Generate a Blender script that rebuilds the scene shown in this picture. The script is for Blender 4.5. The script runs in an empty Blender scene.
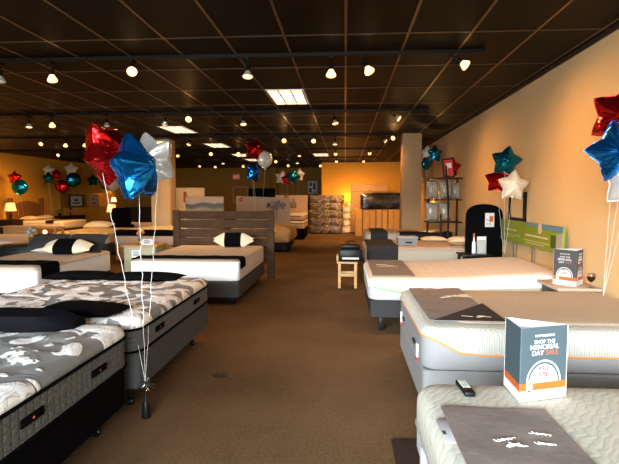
import bpy, bmesh, math, random
from mathutils import Vector, Matrix
random.seed(7)
sc = bpy.context.scene
COL = sc.collection
PI = math.pi

# ---------------------------------------------------------------- materials
def new_mat(name):
    m = bpy.data.materials.new(name); m.use_nodes = True
    nt = m.node_tree; return m, nt, nt.nodes, nt.links, nt.nodes['Principled BSDF']

def mat(name, col, rough=.6, metal=0, var=0, vscale=8, bump=0, bscale=60, emit=None, estr=0,
        sheen=0, trans=0, ior=1.45, alpha=1, coat=0, stretch=None, spec=.5):
    m, nt, N, L, B = new_mat(name)
    c = (*col, 1)
    B.inputs['Base Color'].default_value = c
    B.inputs['Roughness'].default_value = rough; B.inputs['Metallic'].default_value = metal
    B.inputs['Sheen Weight'].default_value = sheen; B.inputs['Transmission Weight'].default_value = trans
    B.inputs['IOR'].default_value = ior; B.inputs['Alpha'].default_value = alpha
    B.inputs['Coat Weight'].default_value = coat; B.inputs['Specular IOR Level'].default_value = spec
    if emit: B.inputs['Emission Color'].default_value = (*emit, 1); B.inputs['Emission Strength'].default_value = estr
    tc = N.new('ShaderNodeTexCoord'); mp = N.new('ShaderNodeMapping'); L.new(tc.outputs['Object'], mp.inputs[0])
    if stretch: mp.inputs['Scale'].default_value = stretch
    if var:
        n = N.new('ShaderNodeTexNoise'); n.inputs['Scale'].default_value = vscale; n.inputs['Detail'].default_value = 4
        L.new(mp.outputs[0], n.inputs['Vector'])
        r = N.new('ShaderNodeValToRGB')
        r.color_ramp.elements[0].position = .3; r.color_ramp.elements[1].position = .7
        r.color_ramp.elements[0].color = (*[x*(1-var) for x in col], 1)
        r.color_ramp.elements[1].color = (*[min(1, x*(1+var)) for x in col], 1)
        L.new(n.outputs['Fac'], r.inputs[0]); L.new(r.outputs[0], B.inputs['Base Color'])
    if bump:
        n = N.new('ShaderNodeTexNoise'); n.inputs['Scale'].default_value = bscale; n.inputs['Detail'].default_value = 3
        L.new(mp.outputs[0], n.inputs['Vector'])
        b = N.new('ShaderNodeBump'); b.inputs['Strength'].default_value = bump; b.inputs['Distance'].default_value = .01
        L.new(n.outputs['Fac'], b.inputs['Height']); L.new(b.outputs[0], B.inputs['Normal'])
    return m

def math_node(N, L, op, a, b=None):
    n = N.new('ShaderNodeMath'); n.operation = op
    for i, v in enumerate((a, b)):
        if v is None: continue
        if isinstance(v, (int, float)): n.inputs[i].default_value = v
        else: L.new(v, n.inputs[i])
    return n.outputs[0]

def quilt(name, col, kind='diamond', freq=55, strength=.5, line=.12, rough=.75, lf=None):
    """stitched fabric: lines sewn on a lattice; slightly darker thread in the grooves"""
    m, nt, N, L, B = new_mat(name)
    B.inputs['Roughness'].default_value = rough; B.inputs['Sheen Weight'].default_value = .1
    tc = N.new('ShaderNodeTexCoord'); s = N.new('ShaderNodeSeparateXYZ'); L.new(tc.outputs['Object'], s.inputs[0])
    x, y, z = s.outputs
    M = lambda op, a, b=None: math_node(N, L, op, a, b)
    if kind == 'diamond': a = M('ADD', x, y); b = M('SUBTRACT', x, y)
    elif kind == 'side': a = M('ADD', x, y); b = M('MULTIPLY', z, 1.35)
    elif kind == 'rows': a = M('MULTIPLY', x, 1.0); b = M('MULTIPLY', y, .25)
    else: a = x; b = y
    sa = M('ABSOLUTE', M('SINE', M('MULTIPLY', a, freq))); sb = M('ABSOLUTE', M('SINE', M('MULTIPLY', b, freq)))
    h = M('MINIMUM', sa, sb); h = M('POWER', h, .5)
    r = N.new('ShaderNodeValToRGB'); L.new(h, r.inputs[0])
    r.color_ramp.elements[0].color = (*[c*(1-line*2.2) for c in col], 1); r.color_ramp.elements[1].color = (*col, 1)
    r.color_ramp.elements[1].position = .6
    L.new(r.outputs[0], B.inputs['Base Color'])
    bp = N.new('ShaderNodeBump'); bp.inputs['Strength'].default_value = strength; bp.inputs['Distance'].default_value = .012
    L.new(h, bp.inputs['Height']); L.new(bp.outputs[0], B.inputs['Normal'])
    return m

def floral(name, base, pale, off=0.):
    """damask knit: grey ground with clusters of pale leaves, veined with fine dark swirls"""
    m, nt, N, L, B = new_mat(name)
    B.inputs['Roughness'].default_value = .6
    tc = N.new('ShaderNodeTexCoord'); mp = N.new('ShaderNodeMapping'); L.new(tc.outputs['Object'], mp.inputs[0])
    mp.inputs['Location'].default_value = (off, off*.6, 0)
    M = lambda op, a, b=None: math_node(N, L, op, a, b)
    n1 = N.new('ShaderNodeTexNoise'); n1.inputs['Scale'].default_value = 3.6; n1.inputs['Detail'].default_value = 1.6; n1.inputs['Distortion'].default_value = 1.6
    L.new(mp.outputs[0], n1.inputs['Vector'])
    n0 = N.new('ShaderNodeTexNoise'); n0.inputs['Scale'].default_value = 4.0; n0.inputs['Detail'].default_value = 1
    L.new(mp.outputs[0], n0.inputs['Vector'])
    mix = N.new('ShaderNodeVectorMath'); mix.operation = 'MULTIPLY_ADD'; L.new(n0.outputs['Color'], mix.inputs[0])
    mix.inputs[1].default_value = (.5, .5, 0); L.new(mp.outputs[0], mix.inputs[2])
    v = N.new('ShaderNodeTexVoronoi'); v.inputs['Scale'].default_value = 5; v.voronoi_dimensions = '2D'; L.new(mix.outputs[0], v.inputs['Vector'])
    vein = M('ABSOLUTE', M('SINE', M('MULTIPLY', v.outputs['Distance'], 24)))
    veinm = M('GREATER_THAN', vein, .30)
    blob = N.new('ShaderNodeMapRange'); blob.inputs[1].default_value = .485; blob.inputs[2].default_value = .51; L.new(n1.outputs['Fac'], blob.inputs[0])
    veins = M('ADD', M('MULTIPLY', veinm, .5), .5)
    f = M('MULTIPLY', blob.outputs[0], veins)
    g = N.new('ShaderNodeMix'); g.data_type = 'RGBA'; L.new(f, g.inputs[0]); g.inputs[6].default_value = (*base, 1); g.inputs[7].default_value = (*pale, 1)
    L.new(g.outputs[2], B.inputs['Base Color'])
    bp = N.new('ShaderNodeBump'); bp.inputs['Strength'].default_value = .5; bp.inputs['Distance'].default_value = .02
    L.new(M('ADD', f, M('MULTIPLY', n1.outputs['Fac'], 2.0)), bp.inputs['Height']); L.new(bp.outputs[0], B.inputs['Normal'])
    return m

def carpet_mat():
    m, nt, N, L, B = new_mat('carpet')
    B.inputs['Roughness'].default_value = 1
    B.inputs['Specular IOR Level'].default_value = .03
    tc = N.new('ShaderNodeTexCoord')
    n = N.new('ShaderNodeTexNoise'); n.inputs['Scale'].default_value = 60; n.inputs['Detail'].default_value = 5
    n2 = N.new('ShaderNodeTexNoise'); n2.inputs['Scale'].default_value = 1.1; n2.inputs['Detail'].default_value = 4
    L.new(tc.outputs['Object'], n.inputs['Vector']); L.new(tc.outputs['Object'], n2.inputs['Vector'])
    a = math_node(N, L, 'ADD', math_node(N, L, 'MULTIPLY', n.outputs['Fac'], .45), .175); b = math_node(N, L, 'MULTIPLY', n2.outputs['Fac'], .5)
    s = math_node(N, L, 'ADD', a, b)
    r = N.new('ShaderNodeValToRGB'); L.new(s, r.inputs[0])
    r.color_ramp.elements[0].position = .4; r.color_ramp.elements[1].position = .85
    r.color_ramp.elements[0].color = (.058, .034, .017, 1); r.color_ramp.elements[1].color = (.185, .112, .058, 1)
    L.new(r.outputs[0], B.inputs['Base Color'])
    bp = N.new('ShaderNodeBump'); bp.inputs['Strength'].default_value = .3; bp.inputs['Distance'].default_value = .005
    L.new(n.outputs['Fac'], bp.inputs['Height']); L.new(bp.outputs[0], B.inputs['Normal'])
    return m

def leafy(name, col, line):
    m, nt, N, L, B = new_mat(name)
    B.inputs['Roughness'].default_value = .7
    tc = N.new('ShaderNodeTexCoord'); mp = N.new('ShaderNodeMapping'); L.new(tc.outputs['Object'], mp.inputs[0])
    mp.inputs['Rotation'].default_value = (0, 0, .6)
    w = N.new('ShaderNodeTexWave'); w.inputs['Scale'].default_value = 9; w.inputs['Distortion'].default_value = 6
    w.inputs['Detail'].default_value = 1; w.inputs['Detail Scale'].default_value = 1.6
    L.new(mp.outputs[0], w.inputs['Vector'])
    r = N.new('ShaderNodeValToRGB'); L.new(w.outputs['Fac'], r.inputs[0])
    r.color_ramp.elements[0].position = .0; r.color_ramp.elements[0].color = (*line, 1)
    r.color_ramp.elements[1].position = .22; r.color_ramp.elements[1].color = (*col, 1)
    L.new(r.outputs[0], B.inputs['Base Color'])
    bp = N.new('ShaderNodeBump'); bp.inputs['Strength'].default_value = .45; bp.inputs['Distance'].default_value = .015
    bp.inputs['Strength'].default_value = .08; L.new(w.outputs['Fac'], bp.inputs['Height']); L.new(bp.outputs[0], B.inputs['Normal'])
    return m

def circles_mat(name, col, line):
    """knit centre panel with big concentric rings sewn in"""
    m, nt, N, L, B = new_mat(name)
    B.inputs['Roughness'].default_value = .7
    tc = N.new('ShaderNodeTexCoord'); mp = N.new('ShaderNodeMapping'); L.new(tc.outputs['Object'], mp.inputs[0])
    v = N.new('ShaderNodeTexVoronoi'); v.inputs['Scale'].default_value = 1.25; v.inputs['Randomness'].default_value = .35
    v.voronoi_dimensions = '2D'; L.new(mp.outputs[0], v.inputs['Vector'])
    d = v.outputs['Distance']
    s = math_node(N, L, 'ABSOLUTE', math_node(N, L, 'SINE', math_node(N, L, 'MULTIPLY', d, 38)))
    g = math_node(N, L, 'LESS_THAN', d, .36)
    h = math_node(N, L, 'MULTIPLY', math_node(N, L, 'LESS_THAN', s, .28), g)
    r = N.new('ShaderNodeMix'); r.data_type = 'RGBA'; L.new(h, r.inputs[0])
    r.inputs[6].default_value = (*col, 1); r.inputs[7].default_value = (*line, 1)
    L.new(r.outputs[2], B.inputs['Base Color'])
    bp = N.new('ShaderNodeBump'); bp.inputs['Strength'].default_value = .3; bp.inputs['Distance'].default_value = -.008
    L.new(h, bp.inputs['Height']); L.new(bp.outputs[0], B.inputs['Normal'])
    return m

def hills_mat(name, sky, dark, mid, zc, amp=.1, sc_=3.0):
    """printed landscape on a display board: pale sky over dark hills"""
    m, nt, N, L, B = new_mat(name)
    B.inputs['Roughness'].default_value = .45
    tc = N.new('ShaderNodeTexCoord'); s = N.new('ShaderNodeSeparateXYZ'); L.new(tc.outputs['Object'], s.inputs[0])
    n = N.new('ShaderNodeTexNoise'); n.inputs['Scale'].default_value = sc_; n.inputs['Detail'].default_value = 5
    mp = N.new('ShaderNodeMapping'); mp.inputs['Scale'].default_value = (1, 1, .35); L.new(tc.outputs['Object'], mp.inputs[0]); L.new(mp.outputs[0], n.inputs['Vector'])
    h = math_node(N, L, 'ADD', s.outputs[2], math_node(N, L, 'MULTIPLY', math_node(N, L, 'SUBTRACT', n.outputs['Fac'], .5), amp*4))
    r = N.new('ShaderNodeValToRGB')
    L.new(math_node(N, L, 'ADD', math_node(N, L, 'MULTIPLY', math_node(N, L, 'SUBTRACT', h, zc), 2.0), .5), r.inputs[0])
    e = r.color_ramp.elements; e[0].position = .3; e[0].color = (*mid, 1); e[1].position = .6; e[1].color = (*sky, 1)
    k = e.new(.42); k.color = (*dark, 1); k = e.new(.53); k.color = (*dark, 1)
    L.new(r.outputs[0], B.inputs['Base Color']); return m

def patch_mat(name, a, b, scale, thr=.5, stretch=(1, 1, 1), rough=.4, detail=3, dist=.5, metal=0):
    m, nt, N, L, B = new_mat(name)
    B.inputs['Roughness'].default_value = rough; B.inputs['Metallic'].default_value = metal
    tc = N.new('ShaderNodeTexCoord'); mp = N.new('ShaderNodeMapping'); L.new(tc.outputs['Object'], mp.inputs[0]); mp.inputs['Scale'].default_value = stretch
    n = N.new('ShaderNodeTexNoise'); n.inputs['Scale'].default_value = scale; n.inputs['Detail'].default_value = detail; n.inputs['Distortion'].default_value = dist
    L.new(mp.outputs[0], n.inputs['Vector'])
    r = N.new('ShaderNodeValToRGB'); L.new(n.outputs['Fac'], r.inputs[0])
    r.color_ramp.elements[0].position = thr-.04; r.color_ramp.elements[0].color = (*a, 1)
    r.color_ramp.elements[1].position = thr+.04; r.color_ramp.elements[1].color = (*b, 1)
    L.new(r.outputs[0], B.inputs['Base Color'])
    bp = N.new('ShaderNodeBump'); bp.inputs['Strength'].default_value = .7; bp.inputs['Distance'].default_value = .03
    L.new(n.outputs['Fac'], bp.inputs['Height']); L.new(bp.outputs[0], B.inputs['Normal'])
    return m

def foil(name, col, rough=.16):
    m, nt, N, L, B = new_mat(name)
    B.inputs['Base Color'].default_value = (*col, 1); B.inputs['Metallic'].default_value = .9; B.inputs['Roughness'].default_value = rough
    tc = N.new('ShaderNodeTexCoord'); n = N.new('ShaderNodeTexNoise'); n.inputs['Scale'].default_value = 9; n.inputs['Detail'].default_value = 2
    n.inputs['Distortion'].default_value = .8; L.new(tc.outputs['Object'], n.inputs['Vector'])
    bp = N.new('ShaderNodeBump'); bp.inputs['Strength'].default_value = .55; bp.inputs['Distance'].default_value = .03
    L.new(n.outputs['Fac'], bp.inputs['Height']); L.new(bp.outputs[0], B.inputs['Normal']); return m

def pane_mat():
    m, nt, N, L, B = new_mat('window_glass')
    t = N.new('ShaderNodeBsdfTransparent'); gl = N.new('ShaderNodeBsdfGlossy'); gl.inputs['Roughness'].default_value = .02
    mx = N.new('ShaderNodeMixShader'); mx.inputs[0].default_value = .06
    L.new(t.outputs[0], mx.inputs[1]); L.new(gl.outputs[0], mx.inputs[2]); L.new(mx.outputs[0], N['Material Output'].inputs[0]); return m

M = dict(
    carpet=carpet_mat(),
    tile=mat('ceiling_tile', (.0045, .0025, .0010), .5, bump=.1, bscale=90, var=.25, vscale=1.2, spec=.08),
    grid=mat('ceiling_grid', (.05, .028, .013), .35, metal=.3, spec=.3),
    gridl=mat('ceiling_main_runner', (.16, .085, .035), .33, metal=.6, spec=.4),
    paint_r=mat('beige_paint', (.68, .47, .23), .75, bump=.06, bscale=120, var=.03, vscale=1),
    paint_o=mat('ochre_paint', (.70, .37, .04), .75, bump=.06, bscale=120, var=.03, vscale=1),  # warm light on the left and back walls is mixed into this colour
    paint_c=mat('tan_column_paint', (.50, .30, .14), .7, bump=.06, bscale=120),
    paint_d=mat('brown_paint', (.30, .17, .02), .75, var=.04, vscale=1),  # darker wall colour: dimness of the far back section is painted in
    base=mat('dark_baseboard', (.03, .02, .015), .5),
    black=mat('black_fabric', (.0030, .0030, .0034), .9, bump=.3, bscale=150, spec=.04),
    blackp=mat('black_plastic', (.006, .006, .006), .4, spec=.25),
    navy=mat('black_satin_cover', (.0016, .0016, .0026), .7, spec=.06, var=.15, vscale=3, bump=.5, bscale=7),
    char=mat('charcoal_fabric', (.035, .030, .032), .85, spec=.2, bump=.3, bscale=120),
    taupe=mat('taupe_fabric', (.20, .165, .150), .8, bump=.35, bscale=14, var=.06, vscale=3),
    grey=mat('grey_fabric', (.25, .255, .26), .85, bump=.3, bscale=150),
    greyd=mat('dark_grey_fabric', (.036, .035, .035), .85, spec=.1, bump=.3, bscale=150),
    greyl=mat('light_grey_fabric', (.42, .42, .43), .85, bump=.2, bscale=150),
    foundation=mat('foundation_grey_fabric', (.060, .062, .062), .85, bump=.3, bscale=130),
    white=mat('white_knit', (.90, .90, .90), .7, bump=.25, bscale=90),
    ivory=mat('ivory_knit', (.52, .44, .33), .75, bump=.25, bscale=90),
    whiteflat=mat('white_card', (.66, .66, .65), .5),
    diamond=quilt('white_diamond_knit', (.47, .48, .43), 'diamond', 95, .5, .09),
    rows=quilt('white_channel_knit', (.74, .70, .64), 'rows', 26, .35, .05),
    rowtan=quilt('tan_channel_knit', (.60, .47, .35), 'rows', 26, .4, .06),
    tan=mat('tan_knit', (.46, .34, .25), .75, var=.05, vscale=2.5, bump=.25, bscale=60),
    beige=mat('beige_bedspread', (.60, .48, .37), .8, bump=.3, bscale=12, var=.04, vscale=3),
    rings=circles_mat('taupe_ring_knit', (.43, .35, .27), (.47, .395, .315)),
    leaf=leafy('white_leaf_knit', (.54, .53, .46), (.44, .43, .36)),
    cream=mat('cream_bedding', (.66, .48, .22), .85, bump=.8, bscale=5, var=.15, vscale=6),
    creamw=mat('cream_white_sheet', (.78, .66, .46), .8, bump=.4, bscale=8),
    floralA=floral('grey_white_damask', (.20, .21, .21), (.93, .93, .92)),
    floralB=floral('grey_white_damask_far', (.20, .205, .21), (.90, .87, .86), 3.3),
    sideq=quilt('grey_quilted_border', (.068, .070, .061), 'side', 58, .6, .14),
    sideq2=quilt('grey_quilted_border_pale', (.072, .074, .070), 'side', 58, .6, .14),
    orange=mat('orange_piping', (.72, .25, .06), .6),
    green=mat('green_piping', (.16, .42, .12), .6),
    chrome=mat('chrome', (.7, .7, .7), .2, 1),
    silver=mat('silver_tinsel', (.85, .85, .87), .22, 1),
    wood=mat('pine_wood', (.56, .33, .13), .55, var=.25, vscale=5, stretch=(1, 1, 8)),
    woodo=mat('honey_wood', (.48, .25, .09), .5, var=.25, vscale=5, stretch=(1, 1, 8)),
    woodm=mat('medium_brown_wood', (.20, .085, .02), .5, var=.25, vscale=5, stretch=(1, 1, 8)),
    woodd=mat('dark_brown_wood', (.022, .009, .005), .5, spec=.2, var=.3, vscale=6, stretch=(1, 1, 6)),
    woodg=mat('weathered_grey_brown_wood', (.070, .036, .018), .7, spec=.15, var=.35, vscale=4, stretch=(1, 1, 12), bump=.3, bscale=20),
    card=mat('cardboard', (.66, .36, .11), .85, var=.06, vscale=4),
    carddk=mat('cardboard_seam', (.24, .13, .05), .85),
    cab=mat('sage_painted_wood', (.35, .33, .20), .6, var=.06, vscale=3),
    cabt=mat('oak_top', (.38, .22, .09), .5, var=.2, vscale=5, stretch=(6, 1, 1)),
    wrap=patch_mat('clear_wrap_over_brown', (.10, .07, .03), (.30, .22, .12), 3.1, .56, (1, 1, 1), .25, 5, 2.2),
    wrapb=patch_mat('clear_wrap_over_white', (.50, .40, .24), (.75, .66, .48), 3.2, .5, (1, 1, 3), .22),
    wrapk=patch_mat('black_stretch_wrap', (.008, .007, .006), (.05, .042, .03), 2.5, .62, (.6, 1, 4), .2),
    wrapg=patch_mat('clear_bag_over_pillow', (.33, .31, .24), (.48, .46, .38), 5, .5, (1, 1, 1), .22),
    slate=mat('slate_blue_print', (.060, .088, .105), .5, spec=.2),
    slated=mat('dark_grey_print', (.065, .06, .06), .5),
    orangep=mat('orange_print', (.50, .115, .022), .5, spec=.2),
    greenp=mat('green_print', (.21, .27, .015), .5, var=.05, vscale=3),
    greenpd=mat('dark_green_print', (.05, .09, .01), .5),
    bluep=mat('blue_print', (.10, .22, .33), .5),
    tanp=mat('tan_print', (.60, .45, .30), .5),
    redp=mat('red_print', (.55, .02, .015), .5),
    gold=mat('gold_print', (.45, .38, .12), .4),
    redf=foil('red_foil', (.62, .012, .012)),
    bluef=foil('blue_foil', (.008, .19, .62)),
    tealf=foil('teal_foil', (.01, .22, .34)),
    whitef=mat('white_foil', (.62, .61, .58), .3, .35, bump=.5, bscale=8),
    creamf=mat('cream_foil', (.80, .72, .58), .3, .2, bump=.5, bscale=8),
    orangef=foil('orange_foil', (.75, .30, .05)),
    ribbon=mat('curling_ribbon', (.80, .78, .74), .35),
    glass=mat('clear_glass', (.9, .9, .9), .03, trans=1),
    acrylic=mat('clear_acrylic', (.9, .92, .92), .05, trans=.9),
    wine=mat('red_wine', (.05, .003, .004), .1),
    steel=mat('brushed_steel', (.4, .38, .35), .35, 1),
    can=mat('dark_lamp_can', (.004, .003, .002), .5, spec=.15),
    bulbrim=mat('lamp_reflector', (.75, .68, .55), .25, .6),
    bulbon=mat('lit_bulb', (1, .9, .7), .5, emit=(1, .42, .09), estr=4.5),
    bulbdim=mat('half_lit_bulb', (1, .9, .7), .5, emit=(1, .56, .22), estr=2.0),
    buloff=mat('unlit_bulb', (.7, .65, .55), .3),
    diff=mat('troffer_diffuser', (.9, .9, .88), .5, emit=(1, .80, .52), estr=2.2),
    louver=mat('louver', (.28, .22, .15), .5),
    shade=mat('lamp_shade', (.9, .75, .5), .8, emit=(1, .50, .14), estr=1.1),
    shadew=mat('lamp_shade_bright', (.9, .8, .6), .8, emit=(1, .62, .25), estr=3),
    exitr=mat('exit_sign_red', (.6, .02, .02), .5, emit=(1, .05, .03), estr=1.0),
    leafg=mat('green_leaf', (.10, .20, .04), .6), petal=mat('pale_blue_petal', (.30, .36, .40), .7),
    petalr=mat('orange_red_petal', (.65, .12, .04), .7), petaly=mat('yellow_petal', (.70, .45, .04), .7),
    hillsA=hills_mat('mountain_print', (.28, .19, .10), (.02, .016, .01), (.16, .13, .04), 1.37, .05, 3),
    tree=mat('grey_tree_print', (.22, .18, .15), .5),
    pinkish=mat('offwhite_board', (.60, .43, .29), .6, spec=.2),
    mat_dk=mat('dark_floor_mat', (.025, .009, .006), .85, bump=.3, bscale=80),
    vent=mat('brass_floor_cap', (.012, .007, .004), .6, 0),
    key=mat('remote_keys', (.45, .5, .42), .5),
    frameglass=pane_mat(),
    alu=mat('window_aluminium', (.25, .22, .2), .4, .8),
    ground=mat('outside_pavement', (.3, .3, .29), .9, var=.1, vscale=2),
)

# ---------------------------------------------------------------- mesh builder
class G:
    def __init__(s): s.v = []; s.f = []
    def add(s, vs, fs):
        k = len(s.v); s.v += [Vector(p) for p in vs]; s.f += [tuple(i+k for i in f) for f in fs]; return s
    def box(s, x0, x1, y0, y1, z0, z1, bev=0):
        if bev:
            bm = bmesh.new(); bmesh.ops.create_cube(bm, size=1)
            for v in bm.verts:
                v.co = Vector(((x0+x1)/2+v.co.x*(x1-x0), (y0+y1)/2+v.co.y*(y1-y0), (z0+z1)/2+v.co.z*(z1-z0)))
            bmesh.ops.bevel(bm, geom=list(bm.edges), offset=bev, segments=2, profile=.5, affect='EDGES')
            bm.verts.index_update()
            s.add([v.co.copy() for v in bm.verts], [[v.index for v in f.verts] for f in bm.faces]); bm.free(); return s
        P = [(x, y, z) for z in (z0, z1) for y in (y0, y1) for x in (x0, x1)]
        return s.add(P, [(0, 2, 3, 1), (4, 5, 7, 6), (0, 1, 5, 4), (2, 6, 7, 3), (0, 4, 6, 2), (1, 3, 7, 5)])
    def loft(s, rings, cap=True, closed=False):
        n = len(rings[0]); vs = [p for r in rings for p in r]; fs = []
        for i in range(len(rings)-(0 if closed else 1)):
            a = i*n; b = ((i+1) % len(rings))*n
            for j in range(n): k = (j+1) % n; fs.append((a+j, a+k, b+k, b+j))
        if cap and not closed: fs.append(tuple(range(n-1, -1, -1))); fs.append(tuple((len(rings)-1)*n+j for j in range(n)))
        return s.add(vs, fs)
    def lathe(s, prof, c=(0, 0, 0), n=20):
        return s.loft([[(c[0]+r*math.cos(2*PI*j/n), c[1]+r*math.sin(2*PI*j/n), c[2]+z) for j in range(n)] for r, z in prof])
    def tube(s, pts, r, n=8, closed=False):
        pts = [Vector(p) for p in pts]; rings = []; N = len(pts); up = None
        for i, p in enumerate(pts):
            a = pts[(i-1) % N] if closed or i > 0 else p; b = pts[(i+1) % N] if closed or i < N-1 else p
            t = (b-a).normalized()
            if up is None: up = Vector((0, 0, 1)) if abs(t.z) < .9 else Vector((1, 0, 0))
            x = t.cross(up).normalized(); up = x.cross(t).normalized()
            rr = r[i] if isinstance(r, (list, tuple)) else r
            rings.append([p+(x*math.cos(2*PI*j/n)+up*math.sin(2*PI*j/n))*rr for j in range(n)])
        return s.loft(rings, True, closed)
    def slab(s, x0, x1, y0, y1, rc, prof, n=5):
        """rounded-rectangle loft; prof = [(inset, z)...]"""
        rings = []
        for ins, z in prof:
            ins = min(ins, (x1-x0)/2-.01, (y1-y0)/2-.01)
            rings.append([(p[0], p[1], z) for p in rrect(x0+ins, x1-ins, y0+ins, y1-ins, max(.004, rc-ins), n)])
        return s.loft(rings)
    def warp(s, f): s.v = [Vector(f(*p)) for p in s.v]; return s
    def xf(s, m): s.v = [m @ p for p in s.v]; return s

def rrect(x0, x1, y0, y1, r, n=5, sub=0):
    out = []
    for cx, cy, a0 in ((x1-r, y1-r, 0), (x0+r, y1-r, PI/2), (x0+r, y0+r, PI), (x1-r, y0+r, 1.5*PI)):
        for k in range(n+1):
            a = a0+PI/2*k/n; out.append((cx+r*math.cos(a), cy+r*math.sin(a)))
    # subdivide the straight runs so that warps can bend them
    res = []
    for i in range(len(out)):
        a = out[i]; b = out[(i+1) % len(out)]; res.append(a)
        if i % (n+1) == n:
            for k in range(1, 12): res.append((a[0]+(b[0]-a[0])*k/12, a[1]+(b[1]-a[1])*k/12))
    return res

def wloc(o):
    return o.matrix_basis.translation.copy() + (wloc(o.parent) if o.parent else Vector((0, 0, 0)))

def build(g, name, m, parent=None, local=False, ang=35):
    """ONE mesh object; coordinates are world coordinates unless local"""
    me = bpy.data.meshes.new(name)
    if parent is None and not local:
        xs = [p.x for p in g.v]; ys = [p.y for p in g.v]; zs = [p.z for p in g.v]
        org = Vector(((min(xs)+max(xs))/2, (min(ys)+max(ys))/2, min(zs)))
    else: org = Vector((0, 0, 0))
    off = org if parent is None else (Vector((0, 0, 0)) if local else wloc(parent))
    me.from_pydata([p-off for p in g.v], [], g.f); me.update()
    bm = bmesh.new(); bm.from_mesh(me); bmesh.ops.recalc_face_normals(bm, faces=bm.faces); bm.to_mesh(me); bm.free()
    me.polygons.foreach_set('use_smooth', [True]*len(me.polygons)); me.set_sharp_from_angle(angle=math.radians(ang))
    for mm in (m if isinstance(m, (list, tuple)) else [m]): me.materials.append(mm)
    o = bpy.data.objects.new(name, me); COL.objects.link(o)
    if parent: o.parent = parent
    else: o.location = org
    return o

LABELS = set()
def tag(o, label, cat, group=None, kind=None):
    o['label'] = label; o['category'] = cat
    if group: o['group'] = group
    if kind: o['kind'] = kind
    return o
def thing(name, loc, label, cat, group=None):
    o = bpy.data.objects.new(name, None); COL.objects.link(o); o.location = loc; o.empty_display_size = .1
    return tag(o, label, cat, group)
def struct(g, name, m): o = build(g, name, m); o['kind'] = 'structure'; return o
def solo(g, name, m, label, cat, group=None): return tag(build(g, name, m), label, cat, group)
def copy_tree(o, parent=None):
    c = o.copy(); COL.objects.link(c)
    if parent: c.parent = parent
    for ch in [k for k in bpy.data.objects if k.parent == o and k != c and k.type != 'LIGHT']: copy_tree(ch, c)
    return c

def text(body, size, m, name, parent, loc, rot, ext=.0006, align='CENTER', sx=1):
    cu = bpy.data.curves.new(name, 'FONT'); cu.body = body; cu.size = size; cu.extrude = ext; cu.align_x = align
    cu.offset = size*(.004 if body not in ('A$LE', '$700') else .02)
    t = bpy.data.objects.new('tmp', cu); COL.objects.link(t)
    dg = bpy.context.evaluated_depsgraph_get(); me = bpy.data.meshes.new_from_object(t.evaluated_get(dg))
    bpy.data.objects.remove(t)
    me.materials.clear(); me.materials.append(m)
    o = bpy.data.objects.new(name, me); COL.objects.link(o); o.parent = parent
    o.matrix_basis = Matrix.Translation(loc) @ rot @ Matrix.Diagonal((sx, 1, 1, 1))
    return o

# ================================================================ the room
XR, XL, ZC = 2.52, -12.4, 3.15
YF = -2.6
struct(G().box(XL-.6, XR+.2, YF-.2, 28.2, -.12, 0), 'floor', M['carpet'])
struct(G().box(XL-.6, XR+.2, YF-.2, 28.2, ZC, ZC+.1), 'ceiling', M['tile'])
struct(G().box(XR, XR+.15, YF-.2, 28, 0, ZC), 'wall_right', M['paint_r'])
# left wall with a long rounded niche
g = G()
X0, X1 = XL-.5, XL
ny0, ny1, nz0, nz1 = 21.1, 26.3, 1.07, 1.74
g.box(X0, X1, YF-.2, ny0, 0, ZC); g.box(X0, X1, ny1, 28, 0, ZC); g.box(X0, X1, ny0, ny1, 0, nz0); g.box(X0, X1, ny0, ny1, nz1, ZC)
g.box(X0-.1, X0, YF, 28, 0, ZC)
r = .35
for yc, zs, ya in ((ny0, 1, 1), (ny1, 1, -1)):     # rounded upper corners of the niche
    prof = [(yc, nz1)] + [(yc+ya*(r-r*math.sin(a)), nz1-(r-r*math.cos(a))) for a in [PI/2*k/6 for k in range(7)]]
    n = len(prof)
    g.add([(x, y, z) for x in (X0, X1) for y, z in prof], [tuple(range(n)), tuple(range(2*n-1, n-1, -1))]+[(i, (i+1) % n, n+(i+1) % n, n+i) for i in range(n)])
struct(g, 'wall_left', M['paint_o'])
struct(G().box(-1.08, XR, 23.2, 23.35, 0, ZC), 'wall_back', M['paint_o'])
struct(G().box(-1.08, -.93, 23.35, 27.4, 0, ZC), 'wall_recess', M['paint_d'])
struct(G().box(XL, -.93, 27.4, 27.55, 0, ZC), 'wall_far_back', M['paint_d'])
struct(G().box(-3.95, -3.7, 27.0, 27.4, 0, ZC), 'trim_1', M['paint_d'])
# street wall behind the viewpoint, with a band of shop windows
g = G()
g.box(XL, XR, YF-.15, YF, 0, .35); g.box(XL, XR, YF-.15, YF, 2.8, ZC)
for x0, x1 in ((XL, -7.6), (-4.95, -4.8), (-2.05, -1.9), (.85, 1.0), (2.4, XR)): g.box(x0, x1, YF-.15, YF, .35, 2.8)
struct(g, 'wall_front', M['paint_r'])
for i, (x0, x1) in enumerate(((-7.6, -4.95), (-4.8, -2.05), (-1.9, .85), (1.0, 2.4))):
    w = struct(G().box(x0, x1, YF-.09, YF-.08, .35, 2.8), 'window_%d' % (i+1), M['frameglass'])
    fr = G()
    for a in (x0, x1-.05): fr.box(a, a+.05, YF-.12, YF-.04, .35, 2.8)
    for a in (.35, 2.75): fr.box(x0, x1, YF-.12, YF-.04, a, a+.05)
    build(fr, 'window_frame', M['alu'], w)
# columns
struct(G().box(1.44, 1.92, 12.85, 13.3, 0, ZC, .01), 'trim_2', M['paint_c'])['label'] = 'tan square column'
struct(G().box(-5.40, -4.86, 13.65, 14.15, 0, ZC, .01), 'trim_3', M['paint_r'])['label'] = 'tan square column'
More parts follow.
